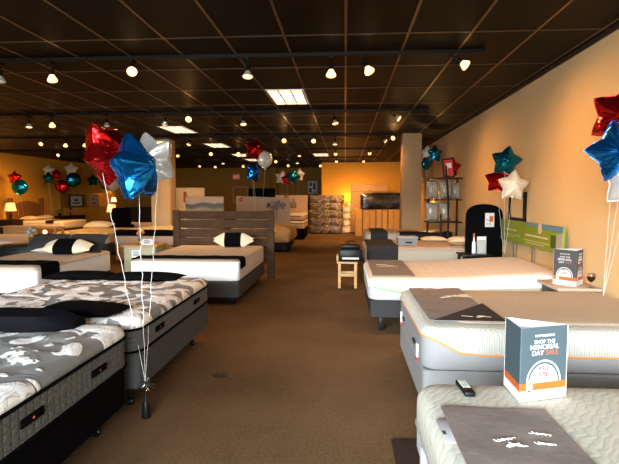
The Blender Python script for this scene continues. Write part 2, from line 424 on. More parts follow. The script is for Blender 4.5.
# ceiling grid of T-bars
g = G(); x = 0.0
xs = [k*.61 for k in range(-20, 5)]
for x in xs: g.box(x-.012, x+.012, YF, 27.4, ZC-.008, ZC+.005)
struct(g, 'trim_4', M['gridl'])
g = G()
for k in range(-8, 17):
    y = 7.5+k*1.22; g.box(XL, XR, y-.012, y+.012, ZC-.0079, ZC+.005)
struct(g, 'trim_5', M['grid'])
struct(G().box(XR-.02, XR, YF, 23.2, ZC-.05, ZC), 'trim_6', M['base'])
struct(G().box(XR-.015, XR, YF, 23.2, 0, .1), 'baseboard_right', M['base'])
struct(G().box(-1.08, XR-.02, 23.185, 23.2, 0, .1), 'baseboard_back', M['base'])
struct(G().box(XL, XL+.015, YF, 27.4, 0, .1), 'baseboard_left', M['base'])
solo(G().box(XL-6, XR+10, -16, YF-.25, -.2, -.02), 'pavement', M['ground'], 'pavement in front of the shop windows', 'pavement')['kind'] = 'structure'

# ---------------------------------------------------------------- ceiling troffers
def troffer(x0, y0, label, parent=None):
    t = thing('ceiling_light', (x0+.305, y0+.61, ZC), label, 'ceiling light', 'recessed louvred ceiling lights')
    g = G(); a, b, c, d = x0+.02, x0+.59, y0+.02, y0+1.20
    g.box(a, a+.025, c, d, ZC-.016, ZC-.009); g.box(b-.025, b, c, d, ZC-.016, ZC-.009)
    g.box(a, b, c, c+.025, ZC-.0159, ZC-.0091); g.box(a, b, d-.025, d, ZC-.0159, ZC-.0091)
    build(g, 'frame', M['louver'], t)
    build(G().box(a, b, c, d, ZC-.0088, ZC-.003), 'diffuser', M['diff'], t)
    g = G()
    for k in (1, 2): x = a+(b-a)*k/3; g.box(x-.008, x+.008, c, d, ZC-.0158, ZC-.009)
    for k in range(1, 6): y = c+(d-c)*k/6; g.box(a, b, y-.008, y+.008, ZC-.0157, ZC-.009)
    build(g, 'louver', M['louver'], t)
for x0, k, lab in ((-1.22, 0, 'large louvred ceiling light nearest in the middle of the ceiling'),
                   (-4.27, 3, 'louvred ceiling light above the tan column on the left'),
                   (-4.27, 6, 'louvred ceiling light second from the tan left column'),
                   (-4.27, 9, 'flat looking louvred ceiling light third in the left row'),
                   (-4.27, 11, 'farthest louvred ceiling light of the left row'),
                   (-1.22, 9, 'small far louvred ceiling light before the yellow back wall')):
    troffer(x0, 7.5+k*1.22, lab)

# ---------------------------------------------------------------- tracks and track heads
TR = [5.65, 9.3, 12.9, 16.5, 20.0, 22.6]
names = ['nearest', 'second', 'third', 'fourth', 'fifth', 'last']
for i, y in enumerate(TR):
    x1 = 1.5
    g = G().box(XL+.6 if i else -7.0, x1 if i < 2 else 1.3, y-.02, y+.02, ZC-.045, ZC-.006)
    solo(g, 'lighting_track', M['can'], 'black lighting track on the dark ceiling, %s from the viewer' % names[i], 'lighting track', 'ceiling lighting tracks')
def proto_head(kind):
    t = thing('track_light', (0, 0, 0), 'x', 'track light', 'bare bulb track lights')
    build(G().box(-.022, .022, -.05, .05, -.03, 0), 'track_adapter', M['can'], t, local=True)
    build(G().tube([(0, 0, -.025), (0, 0, -.09)], .009, 8), 'stem', M['can'], t, local=True)
    build(G().lathe([(.006, -.085), (.027, -.09), (.03, -.15), (.026, -.155)], n=16), 'socket', M['can'], t, local=True)
    build(G().lathe([(.025, -.15), (.032, -.165), (.052, -.20), (.056, -.215)], n=18), 'reflector', M['bulbrim'] if kind != 'on' else M['bulbdim'], t, local=True)
    build(G().lathe([(.0555, -.2152), (.053, -.226), (.035, -.235), (.008, -.238)], n=18), 'bulb_face', M[{'on': 'bulbon', 'dim': 'bulbdim', 'off': 'buloff'}[kind]], t, local=True)
    return t
protos = {}
# x, track row, kind, tilt toward viewer, tilt sideways, power
heads = [(-4.0, 0, 'off', 0, 0, 0), (-3.39, 0, 'on', .0, .1, 60), (-2.42, 0, 'on', .75, .25, 60), (-1.09, 0, 'dim', .15, 0, 50),
         (-.16, 0, 'on', .1, 0, 60), (.18, 0, 'on', .3, .45, 60), (1.15, 0, 'on', .2, .95, 92),
         (-6.05, 1, 'dim', 0, 0, 40), (-5.6, 1, 'on', .2, .2, 60), (-4.5, 1, 'off', .1, 0, 0), (-3.35, 1, 'dim', -.6, -.4, 160),
         (-2.88, 1, 'on', 1.0, 0, 60), (-1.90, 1, 'dim', .2, .1, 50), (-.22, 1, 'dim', .1, .2, 50), (.82, 1, 'dim', .3, .9, 110),
         (-7.95, 2, 'on', .1, -.8, 200), (-7.4, 2, 'on', .2, .1, 60), (-6.85, 2, 'on', .2, 0, 60), (-4.0, 2, 'dim', .3, -.3, 120), (-2.5, 2, 'dim', .3, 0, 40),
         (-1.55, 2, 'on', 1.0, 0, 60), (-.80, 2, 'on', .9, 0, 60), (-.26, 2, 'dim', .1, 0, 40), (.87, 2, 'dim', .1, .9, 60), (1.28, 2, 'dim', 1.2, -.5, 40),
         (-9.6, 3, 'on', .1, -.9, 300), (-8.4, 3, 'on', .1, -.9, 300), (-5.6, 3, 'on', -.6, -.1, 160), (-4.42, 3, 'on', .9, 0, 60), (-3.5, 3, 'on', .9, 0, 60), (-1.5, 3, 'dim', .2, 0, 40), (-.3, 3, 'on', -.9, -.1, 120), (.78, 3, 'on', -1.0, .1, 300),
         (-4.9, 4, 'dim', .2, 0, 40), (-2.75, 4, 'on', .8, 0, 60), (-1.9, 4, 'dim', .2, 0, 40), (-.35, 4, 'on', -.9, 0, 160), (.73, 4, 'on', -.9, 0, 200),
         (-6.6, 5, 'on', -.8, -.4, 120), (-5.9, 5, 'on', .2, 0, 60), (-4.6, 5, 'on', .6, 0, 50), (-3.7, 5, 'dim', .2, 0, 50), (-2.55, 5, 'on', .8, 0, 60), (-1.1, 5, 'on', .7, 0, 60)]
rowc = {}
ordn = ['first', 'second', 'third', 'fourth', 'fifth', 'sixth', 'seventh', 'eighth', 'ninth', 'tenth']
tone = {'on': 'glowing', 'dim': 'dimly glowing', 'off': 'unlit white'}
for x, r_, kind, tf, ts, pw in heads:
    if kind not in protos: protos[kind] = proto_head(kind); t = protos[kind]
    else: t = copy_tree(protos[kind])
    t.location = (x, TR[r_], ZC-.045); t.rotation_euler = (0, 0, 0)
    n = rowc.get(r_, 0); rowc[r_] = n+1
    t['label'] = '%s bare bulb track light, %s from the left on the %s ceiling track' % (tone[kind], ordn[n], names[r_])
    for ch in t.children:
        if ch.name.split('.')[0] != 'track_adapter':
            R_ = Matrix.Rotation(-tf, 4, 'X') @ Matrix.Rotation(-ts, 4, 'Y')
            piv = Matrix.Translation((0, 0, -.03))
            ch.matrix_basis = piv @ R_ @ piv.inverted()
    if pw:
        ld = bpy.data.lights.new('bulb_light', 'SPOT'); ld.energy = pw*(.75 if pw <= 80 else 1.3)
        ld.color = (1, .50, .17); ld.spot_size = math.radians(150); ld.spot_blend = 1; ld.shadow_soft_size = .05
        lo = bpy.data.objects.new('bulb_light', ld); COL.objects.link(lo); lo.parent = t
        lo.matrix_basis = Matrix.Translation((0, 0, -.03)) @ Matrix.Rotation(-tf*.55, 4, 'X') @ Matrix.Rotation(-ts*.5, 4, 'Y') @ Matrix.Translation((0, 0, -.215))

# ================================================================ beds
def foot_z(b, z): return z
def mattress(name, x0, x1, y0, y1, z0, z1, m_top, m_side, label, pipe=None, rc=.1, crown=.015, split=None, warp=None, group=None, side_h=None):
    """side panel up to side_h, then a rounded top panel; optional piping on the seam"""
    t = thing(name, ((x0+x1)/2, (y0+y1)/2, z0), label, 'mattress', group)
    h = z1-z0; sh = side_h if side_h is not None else z0+h*.72
    b = split or (lambda x, y: sh)
    g = G().slab(x0, x1, y0, y1, rc, [(.03, z0), (.008, z0+.012), (0, z0+.03), (0, z0+.031+(sh-z0-.03)*.5), (0, sh)])
    g.warp(lambda x, y, z: (x, y, z if z < sh-1e-6 else b(x, y)))
    if warp: g.warp(warp)
    build(g, 'side_panel', m_side, t)
    tp = [(.001, sh), (-.003, sh+.02*h), (-.002, z1-.055), (.004, z1-.03), (.022, z1-.008), (.05, z1), (.12, z1+crown*.5), (.3, z1+crown), (.55, z1+crown)]
    g = G().slab(x0, x1, y0, y1, rc, [(i, max(z, sh)) if k > 1 else (i, sh if k == 0 else sh+.004) for k, (i, z) in enumerate(tp)])
    g.warp(lambda x, y, z: (x, y, z if z > sh+.006 else b(x, y)+(z-sh)))
    if warp: g.warp(warp)
    build(g, 'top_panel', m_top, t, ang=50)
    if pipe:
        pts = [(p[0], p[1], b(*p)) for p in rrect(x0-.002, x1+.002, y0-.002, y1+.002, rc, 5)]
        g = G().tube(pts, .007, 6, True)
        if warp: g.warp(warp)
        build(g, 'piping', pipe, t)
    return t
def base(name, x0, x1, y0, y1, z0, z1, m, label, legs='block', rc=.05, group=None):
    t = thing(name, ((x0+x1)/2, (y0+y1)/2, 0), label, 'bed base', group)
    build(G().slab(x0, x1, y0, y1, rc, [(.012, z0), (0, z0+.012), (0, z1-.012), (.012, z1)]), 'upholstered_box', m, t)
    for lx in (x0+.14, x1-.14):
        for ly in (y0+.16, y1-.16):
            if legs == 'caster':
                l = build(G().tube([(lx, ly, z0+.002), (lx, ly, .07)], .014, 8), 'leg', M['blackp'], t)
                c = G().tube([(lx-.016, ly, .032), (lx+.016, ly, .032)], .032, 14)
                build(c, 'caster', M['blackp'], l)
                build(G().tube([(lx-.019, ly, .032), (lx+.019, ly, .032)], .013, 10), 'caster_hub', M['chrome'], l)
            else: build(G().box(lx-.03, lx+.03, ly-.03, ly+.03, 0, z0+.002, .004), 'leg', M['blackp'], t)
    return t
def runner(name, x0, x1, y0, y1, z, m, label, drape=(), cat='bed runner', th=.006, nx=18, ny=18, fold=.004, parent=None):
    """cloth strip on a mattress; drape = tuple of (side, depth) hanging over an edge, side in 'W E S N'"""
    dr = dict(drape); pts = []
    def prof(a0, a1, dl, dh, n):
        out = []
        if dl: out += [(a0-.012, -dl), (a0-.013, -dl*.5), (a0-.010, -.03), (a0+.004, -.006)]
        out += [(a0+.02+(a1-a0-.04)*k/n, 0) for k in range(n+1)]
        if dh: out += [(a1-.004, -.006), (a1+.010, -.03), (a1+.013, -dh*.5), (a1+.012, -dh)]
        return out
    px = prof(x0, x1, dr.get('W', 0), dr.get('E', 0), nx); py = prof(y0, y1, dr.get('S', 0), dr.get('N', 0), ny)
    rnd = random.Random(hash(label) % 1000 if False else len(label))
    ph = rnd.random()*6
    def P(i, j, dz):
        (x, zx), (y, zy) = px[i], py[j]
        w = fold*(math.sin(x*13+ph+y*4)+math.sin(y*17-x*5+ph)) if zx == 0 and zy == 0 else 0
        return (x, y, z+min(zx, zy)+abs(w)+dz)
    nxx, nyy = len(px), len(py); vs = []; fs = []
    for dz in (th, 0):
        for i in range(nxx):
            for j in range(nyy):
                p = P(i, j, dz if px[i][1] == 0 and py[j][1] == 0 else 0)
                if dz == 0:       # inner face, moved inwards on the hanging parts
                    cx, cy = (x0+x1)/2, (y0+y1)/2
                    p = (p[0]-(th*.8 if px[i][1] < 0 else 0)*(1 if px[i][0] > cx else -1), p[1]-(th*.8 if py[j][1] < 0 else 0)*(1 if py[j][0] > cy else -1), p[2])
                vs.append(p)
    o = nxx*nyy
    for i in range(nxx-1):
        for j in range(nyy-1):
            a = i*nyy+j; fs.append((a, a+nyy, a+nyy+1, a+1)); fs.append((o+a, o+a+1, o+a+nyy+1, o+a+nyy))
    for i in range(nxx-1):
        for j in (0, nyy-1): a = i*nyy+j; fs.append((a, o+a, o+a+nyy, a+nyy))
    for j in range(nyy-1):
        for i in (0, nxx-1): a = i*nyy+j; fs.append((a, a+1, o+a+1, o+a))
    # drop corner cells where both directions hang
    g = G().add(vs, fs)
    if parent is not None: return build(g, name, m, parent)
    return solo(g, name, m, label, cat)
def pillow_g(w, d, h, n=14, pinch=.12, e=2.6):
    g = G(); top = []; bot = []
    for i in range(n+1):
        for j in range(n+1):
            u = -1+2*i/n; v = -1+2*j/n
            px = u*w/2*(1-pinch*(1-abs(v)**1.5)*abs(u)**6*.6 if False else 1-pinch*.5*(1-v*v)*abs(u)**3)
            py = v*d/2*(1-pinch*.5*(1-u*u)*abs(v)**3)
            t = max(0, (1-abs(u)**e)*(1-abs(v)**e))**.5
            top.append((px, py, h*.62*t+h*.38)); bot.append((px, py, h*.38-h*.38*t))
    k = (n+1)**2; fs = []
    for i in range(n):
        for j in range(n):
            a = i*(n+1)+j; fs += [(a, a+n+1, a+n+2, a+1), (k+a, k+a+1, k+a+n+2, k+a+n+1)]
    g.add(top+bot, fs)
    return g
def pillow(x, y, z, w, d, h, m, label, rx=0, ry=0, rz=0, name='pillow', band=None, group=None, e=2.6, taper=0):
    def tw(px, py, pz):
        k = 1-taper*max(0, abs(px)/(w/2)-.5)/.5; return (px, py*k, h*.38+(pz-h*.38)*(k*.5+.5))
    g = pillow_g(w, d, h, 20, e=e).warp(tw)
    bm = Matrix.Translation((x, y, z)) @ Matrix.Rotation(rz, 4, 'Z') @ Matrix.Rotation(rx, 4, 'X') @ Matrix.Rotation(ry, 4, 'Y')
    t = thing(name, (x, y, z), label, 'pillow', group)
    o = build(g, 'cushion', m, t, local=True, ang=60)
    bm0 = bmesh.new(); bm0.from_mesh(o.data); bmesh.ops.remove_doubles(bm0, verts=bm0.verts, dist=.0005); bm0.to_mesh(o.data); bm0.free()
    if band:
        bw, bmat, word = band
        gb = pillow_g(w, d, h, 20, e=e); 
        keep = [f for f in gb.f if all(abs(gb.v[i].x) < bw/2 for i in f)]
        gb.f = keep
        gb.warp(tw); gb.warp(lambda px, py, pz: (px, py*1.03, (pz-h*.38)*1.06+h*.38))
        b = build(gb, 'band', bmat, t, local=True)
        bm0 = bmesh.new(); bm0.from_mesh(b.data); bmesh.ops.delete(bm0, geom=[v for v in bm0.verts if not v.link_faces], context='VERTS')
        bmesh.ops.remove_doubles(bm0, verts=bm0.verts, dist=.0005); bm0.to_mesh(b.data); bm0.free()
        b['label'] = 'black band around the pillow'
    t.matrix_basis = bm
    return t

def handle(t, x, y, z, w=.17, h=.042, yaw=0):
    """woven side handle with an orange dot, on a side that faces +x"""
    hd = build(G().box(x, x+.012, y-w/2, y+w/2, z-h/2, z+h/2, .004), 'handle', M['black'], t)
    build(G().tube([(x+.0122, y, z), (x+.0135, y, z)], .007, 12), 'handle_button', M['orangep'], hd)

def floral_bed(x0, x1, y0, y1, ztop, fmat, smat, hand, lab, zb=.43):
    t = thing('mattress', ((x0+x1)/2, (y0+y1)/2, zb), lab, 'mattress')
    g = G().slab(x0, x1, y0, y1, .12, [(.04, zb), (.01, zb+.01), (0, zb+.02), (.002, (zb+ztop)/2-.03), (0, ztop-.075)])
    build(g, 'side_panel', smat, t)
    s = ztop-.07
    prof = [(.004, s), (-.004, s+.012), (.000, s+.035), (.016, s+.058), (.045, s+.073), (.10, s+.080)]
    g = G()
    # quilted crown, gridded so that it can be puffed
    g.slab(x0, x1, y0, y1, .12, prof[:])
    build(g, 'side_roll', fmat, t, ang=60)
    n = 60; a0, a1, b0, b1 = x0+.06, x1-.06, y0+.06, y1-.06; vs = []; fs = []
    for i in range(n+1):
        for j in range(n+1):
            x = a0+(a1-a0)*i/n; y = b0+(b1-b0)*j/n
            e = min(1, min(x-a0, a1-x, y-b0, b1-y)/.12)
            pz = .010*(math.sin(x*16+1.3*math.sin(y*7))*math.sin(y*15+math.sin(x*9)))
            vs.append((x, y, s+.072+(.012+pz)*e))
    for i in range(n):
        for j in range(n): a = i*(n+1)+j; fs.append((a, a+n+1, a+n+2, a+1))
    build(G().add(vs, fs), 'quilted_top', fmat, t, ang=70)
    for zz, ins in ((zb+.018, 0), (s-.004, 0)):
        build(G().tube([(p[0], p[1], zz) for p in rrect(x0-.004, x1+.004, y0-.004, y1+.004, .12, 5)], .009, 6, True), 'piping', M['black'], t)
    for hy in hand: handle(t, x1-.001, hy, (zb+s)/2+.01)
    return t

# ---- left row
XB = -1.44
floral_bed(-3.05, XB, 1.22, 3.22, .70, M['floralA'], M['sideq'], (2.15, 2.78), 'nearest grey damask pillow-top mattress with white leaf swirls and quilted sides', zb=.42)
base('box_spring', -3.03, XB-.02, 1.24, 3.2, .16, .42, M['black'], 'black foundation on casters under the nearest left mattress', 'caster')
floral_bed(-3.05, XB, 3.34, 5.22, .69, M['floralB'], M['sideq2'], (3.75, 4.72), 'second grey damask pillow-top mattress on a grey foundation beside the aisle', zb=.44)
base('box_spring', -3.03, XB-.01, 3.37, 5.2, .18, .44, M['foundation'], 'mid grey fabric foundation on casters with balloon weight beside it', 'caster')
# black cover folded like a bolster across the head of the nearest bed
g = G(); rings = []
for k, x in enumerate((-3.0, -2.6, -2.2, -1.92, -1.80, -1.72)):
    q = 1 if k < 4 else (.9 if k == 4 else .55)
    dy = 0 if k < 4 else (.07 if k == 4 else .17)
    rings.append([(x, 2.90+dy*.8, .695), (x, 2.885+dy*.8, .74), (x, 2.90+dy, .70+.115*q), (x, 2.99+dy*.6, .70+.150*q), (x, 3.12+dy*.2, .70+.10*q), (x, 3.15+dy*.2, .695)])
g.loft(rings)
o = solo(g, 'bolster', M['navy'], 'long black satin bolster pillow lying across the nearest left mattress', 'pillow')
pillow(-1.92, 3.52, .685, .62, .34, .09, M['black'], 'flat black pillow with a pointed corner behind the long bolster', rz=-.15, name='pillow')
pillow(-2.06, 5.0, .685, .78, .34, .09, M['black'], 'flat black pillow at the head of the second damask mattress, aisle side')
pillow(-2.75, 5.02, .685, .70, .34, .09, M['black'], 'flat black pillow at the head of the second damask mattress, far from aisle')

# bed with slatted headboard
t = base('bed', -3.10, -1.50, 6.95, 9.25, .11, .345, M['foundation'], 'grey upholstered bed base with a slatted wood headboard', 'block')
g = G().box(-3.27, -3.14, 9.30, 9.38, 0, 1.30, .006); build(g, 'headboard_post', M['woodg'], t)
g = G().box(-1.46, -1.33, 9.30, 9.38, 0, 1.30, .006); build(g, 'headboard_post', M['woodg'], t)
for k in range(5):
    z1 = 1.285-k*.172; build(G().box(-3.14, -1.46, 9.32, 9.355, z1-.150, z1, .004), 'headboard_slat', M['woodg'], t)
build(G().box(-3.15, -1.45, 9.31, 9.37, .30, .42), 'headboard_rail', M['woodg'], t)
mattress('mattress', -3.10, -1.50, 6.95, 9.22, .345, .645, M['beige'], M['white'], 'white mattress with beige top in front of the slatted headboard', rc=.09, side_h=.625, crown=.012)
runner('bed_runner', -3.10, -1.50, 7.02, 7.42, .657, M['black'], 'narrow black bed runner draped over the slatted headboard bed foot', (('E', .14), ('W', .12)))
pillow(-1.98, 8.82, .765, .74, .27, .15, M['creamw'], 'small cream pillow with a wide black band before the slatted headboard', rx=1.15, band=(.34, M['black'], ''), taper=.85)

# bed further left with white front
base('box_spring', -5.28, -4.02, 6.2, 8.3, .08, .29, M['black'], 'black bed base under the white mattress with two grey pillows', 'block')
mattress('mattress', -5.30, -4.0, 6.15, 8.3, .29, .635, M['beige'], M['white'], 'white mattress with beige top and two grey pillows at its head', rc=.09, side_h=.60, pipe=M['greyl'])
runner('bed_runner', -5.30, -4.0, 6.26, 6.72, .652, M['black'], 'black bed runner hanging over the side of the white mattress', (('E', .17), ('W', .1)))
pillow(-4.95, 8.02, .74, .66, .42, .14, M['greyd'], 'left one of two dark grey pillows leaning at the mattress head', rx=.7)
pillow(-4.30, 8.06, .74, .66, .42, .14, M['greyd'], 'right one of two dark grey pillows leaning at the mattress head', rx=.7)
pillow(-4.38, 7.62, .70, .80, .34, .17, M['creamw'], 'white pillow with black band in front of the two grey pillows', rx=.5, band=(.34, M['black'], ''), taper=.5)
pillow(-4.72, 7.78, .655, .60, .34, .08, M['white'], 'flat white pillow under the left dark grey pillow')

# cabinet between them
t = thing('nightstand', (-3.52, 8.62, 0), 'sage green cabinet nightstand with white cards left of the slatted bed', 'nightstand')
build(G().box(-3.84, -3.28, 8.42, 8.9, 0, .68, .005), 'body', M['cab'], t)
d = build(G().box(-3.80, -3.32, 8.405, 8.42, .40, .64, .003), 'drawer', M['cab'], t); build(G().lathe([(.004, 0), (.014, .004), (.012, .016), (.003, .02)], n=10).xf(Matrix.Translation((-3.56, 8.405, .46)) @ Matrix.Rotation(PI/2, 4, 'X')), 'knob', M['woodd'], d)
d = build(G().box(-3.80, -3.32, 8.405, 8.42, .08, .38, .003), 'door', M['cab'], t); build(G().lathe([(.004, 0), (.014, .004), (.012, .016), (.003, .02)], n=10).xf(Matrix.Translation((-3.38, 8.405, .28)) @ Matrix.Rotation(PI/2, 4, 'X')), 'knob', M['woodd'], d)
build(G().box(-3.87, -3.25, 8.39, 8.93, .68, .71, .004), 'worktop', M['cabt'], t)
def card(x, y, z, w, h, label, lean=.12, lines=4):
    t = thing('price_card', (x, y, z), label, 'price card')
    R_ = Matrix.Translation((x, y, z)) @ Matrix.Rotation(-lean, 4, 'X')
    build(G().box(-w/2, w/2, -.002, .002, 0, h).xf(R_), 'card', M['whiteflat'], t)
    g = G()
    for k in range(lines): g.box(-w*.36, w*(.36 if k % 2 else .2), -.003, -.002, h*(.8-.17*k)-.006, h*(.8-.17*k)+.004)
    build(g.xf(R_), 'printed_lines', M['slated'], t)
card(-3.60, 8.385, .50, .17, .13, 'white price card hung on the sage cabinet front', 0)
card(-3.45, 8.5, .712, .19, .10, 'white price card standing on top of the sage cabinet')
def vase(x, y, z, pm, pm2, label, s=1):
    t = thing('flower_vase', (x, y, z), label, 'vase')
    build(G().lathe([(.035*s, 0), (.045*s, .03*s), (.04*s, .09*s), (.045*s, .12*s)], (x, y, z), 14), 'vase', M['glass'], t)
    build(G().lathe([(.03*s, .004), (.038*s, .03*s), (.035*s, .06*s)], (x, y, z), 12), 'water_filler', M['petaly'], t)
    rnd = random.Random(3)
    for k in range(7):
        a = k*2.4; rr = .03+.05*rnd.random(); px, py, pz = x+rr*s*math.cos(a), y+rr*s*math.sin(a), z+(.16+.09*rnd.random())*s
        st = build(G().tube([(x, y, z+.02), (px, py, pz)], .003, 5), 'stem', M['leafg'], t)
        g = G().lathe([(.004, -.01), (.022*s, 0), (.033*s, .012*s), (.022*s, .03*s), (.005, .036*s)], (px, py, pz), 10)
        build(g, 'bloom', pm if k % 3 else pm2, st)
vase(-3.62, 8.62, .71, M['petalr'], M['petaly'], 'small vase of orange and yellow flowers on the sage cabinet', 1.0)
t = thing('nightstand', (-5.65, 8.35, 0), 'black nightstand at the left edge holding a vase of pale flowers', 'nightstand')
build(G().box(-6.15, -5.34, 8.05, 8.7, .66, .70, .004), 'tabletop', M['blackp'], t)
build(G().box(-6.1, -5.39, 8.1, 8.65, .12, .66, .004), 'body', M['blackp'], t)
for lx in (-6.06, -5.43):
    for ly in (8.14, 8.61): build(G().box(lx-.025, lx+.025, ly-.025, ly+.025, 0, .12), 'leg', M['blackp'], t)
vase(-5.46, 8.35, .70, M['petal'], M['leafg'], 'clear vase of pale blue flowers on the black nightstand', 1.25)

# ---- farther left beds
def simple_bed(x0, x1, y0, y1, z0, z1, mtop, mside, bmat, lab, rc=.08, zb=.08):
    base('box_spring', x0+.02, x1-.02, y0+.02, y1-.02, zb, z0, bmat, lab[1], 'block')
    return mattress('mattress', x0, x1, y0, y1, z0, z1, mtop, mside, lab[0], rc=rc)
simple_bed(-8.7, -6.95, 9.9, 11.85, .34, .63, M['rowtan'], M['greyl'], M['greyd'], ('tan quilted mattress with grey striped side behind the black nightstand', 'dark grey base under the tan quilted mattress at far left'))
simple_bed(-7.65, -6.1, 12.5, 14.6, .34, .63, M['cream'], M['tan'], M['greyd'], ('orange lit cream mattress with one white pillow before the wall niche', 'dark base under the mattress that stands before the wall niche'))
pillow(-7.2, 14.2, .64, .80, .42, .20, M['creamw'], 'plump cream pillow alone on the mattress before the niche', rx=.2)
simple_bed(-5.35, -3.78, 11.2, 13.4, .42, .76, M['creamw'], M['tan'], M['woodo'], ('pale yellow lit mattress standing in front of the left column', 'honey wood base of the bed at the left column'))
runner('bed_runner', -5.35, -3.78, 11.2, 11.5, .772, M['black'], 'black runner hanging over the foot of the pale yellow mattress', (('S', .12), ('E', .12)))
pillow(-4.0, 12.9, .78, .42, .42, .20, M['black'], 'black square pillow at the corner of the pale yellow mattress', rx=.5)
# wood cabinets behind the tan bed
t = thing('nightstand', (-8.1, 12.45, 0), 'wide honey wood chest behind the tan quilted mattress', 'chest')
build(G().box(-8.7, -7.86, 12.15, 12.45, .1, .78, .006), 'body', M['woodo'], t); build(G().box(-8.74, -7.82, 12.1, 12.46, .78, .81, .004), 'top', M['woodo'], t)
for k in range(3): build(G().box(-8.66, -7.9, 12.13, 12.15, .13+k*.215, .32+k*.215, .003), 'drawer', M['woodo'], t)
for lx in (-8.65, -7.92): build(G().box(lx, lx+.05, 12.16, 12.44, 0, .1), 'leg', M['woodo'], t)
t = thing('nightstand', (-7.5, 12.2, 0), 'small open honey wood nightstand beside the wide wood chest', 'nightstand')
build(G().box(-7.80, -7.22, 12.02, 12.42, .76, .80, .004), 'tabletop', M['woodo'], t); build(G().box(-7.78, -7.24, 12.04, 12.4, .52, .55), 'shelf', M['woodo'], t)
for lx in (-7.79, -7.28):
    for ly in (12.03, 12.36): build(G().box(lx, lx+.045, ly, ly+.045, 0, .76), 'leg', M['woodo'], t)
t = thing('candle_lamp', (-7.62, 12.2, .55), 'tiny glowing round lamp inside the open wood nightstand', 'lamp')
build(G().lathe([(.03, 0), (.03, .02), (.01, .03), (.01, .06)], (-7.62, 12.2, .55), 12), 'lamp_base', M['steel'], t)
build(G().lathe([(.01, .055), (.04, .07), (.055, .11), (.04, .15), (.01, .165)], (-7.62, 12.2, .55), 14), 'globe', M['shadew'], t)
# arched wood headboard bed on the left wall
t = base('bed', -12.1, -10.35, 17.55, 19.35, .10, .38, M['woodm'], 'honey wood bed with arched panel headboard on the left wall', 'block')
for py in (17.46, 19.34): build(G().box(-12.28, -12.16, py, py+.12, 0, 1.5, .006), 'headboard_post', M['woodm'], t)
pr = [(17.58, .3)]+[(17.58+1.76*k/12, 1.22+.18*math.sin(PI*k/12)) for k in range(13)]+[(19.34, .3)]
n = len(pr); g = G().add([(x, y, z) for x in (-12.25, -12.19) for y, z in pr], [tuple(range(n)), tuple(range(2*n-1, n-1, -1))]+[(i, (i+1) % n, n+(i+1) % n, n+i) for i in range(n)])
build(g, 'headboard_panel', M['woodm'], t)
build(G().box(-12.19, -12.16, 17.58, 19.34, 1.06, 1.12), 'headboard_rail', M['woodm'], t)
mattress('mattress', -12.1, -10.3, 17.55, 19.35, .38, .66, M['creamw'], M['creamw'], 'cream mattress on the bed with arched wood headboard')
for k, (px, py, lab) in enumerate(((-11.8, 18.0, 'left'), (-11.8, 18.9, 'right'))):
    pillow(px, py, .67, .42, .68, .17, M['creamw'], '%s white pillow on the arched headboard bed' % lab)
runner('bed_runner', -10.95, -10.6, 17.55, 19.35, .68, M['woodd'], 'dark brown runner across the arched headboard bed', (('S', .1),))
t = thing('nightstand', (-12.0, 20.6, 0), 'dark brown wood nightstand at the left wall near the niche', 'nightstand')
build(G().box(-12.3, -11.75, 20.0, 21.9, .12, .70, .005), 'body', M['woodd'], t); build(G().box(-12.32, -11.72, 19.96, 21.94, .70, .74, .004), 'top', M['woodd'], t)
for ly in (20.1, 21.7): build(G().box(-12.2, -11.85, ly, ly+.08, 0, .12), 'leg', M['woodd'], t)
for k in range(2): build(G().box(-11.75, -11.735, 20.06+k*.94, 20.9+k*.94, .2, .64, .003), 'drawer', M['woodd'], t)
t = thing('potted_plant', (-12.0, 20.3, .74), 'small dark potted plant on the brown nightstand', 'potted plant')
build(G().lathe([(.05, 0), (.08, .14), (.075, .14)], (-12.0, 20.3, .74), 12), 'pot', M['blackp'], t)
g = G(); rnd = random.Random(5)
for k in range(26):
    a = rnd.random()*6.28; b = .4+rnd.random()*.9; L_ = .18+.14*rnd.random(); c = Vector((-12.0, 20.3, .86)); d = Vector((math.cos(a)*math.cos(b), math.sin(a)*math.cos(b), math.sin(b)))
    s_ = Vector((-math.sin(a), math.cos(a), 0))*.018
    g.add([c, c+d*L_*.5+s_, c+d*L_, c+d*L_*.5-s_, c+d*L_*.5+Vector((0, 0, .004))], [(0, 1, 4), (1, 2, 4), (2, 3, 4), (3, 0, 4)])
build(g, 'foliage', M['leafg'], t)
t = thing('flower_vase', (-12.05, 21.2, .74), 'single red flower in a thin vase on the brown nightstand', 'vase')
build(G().lathe([(.03, 0), (.035, .05), (.015, .12), (.02, .16)], (-12.05, 21.2, .74), 12), 'vase', M['blackp'], t)
build(G().tube([(-12.05, 21.2, .8), (-12.04, 21.22, 1.0)], .005, 6), 'stem', M['leafg'], t)
build(G().lathe([(.01, -.02), (.05, 0), (.06, .04), (.02, .07)], (-12.04, 21.22, 1.0), 12), 'bloom', M['redf'], t)
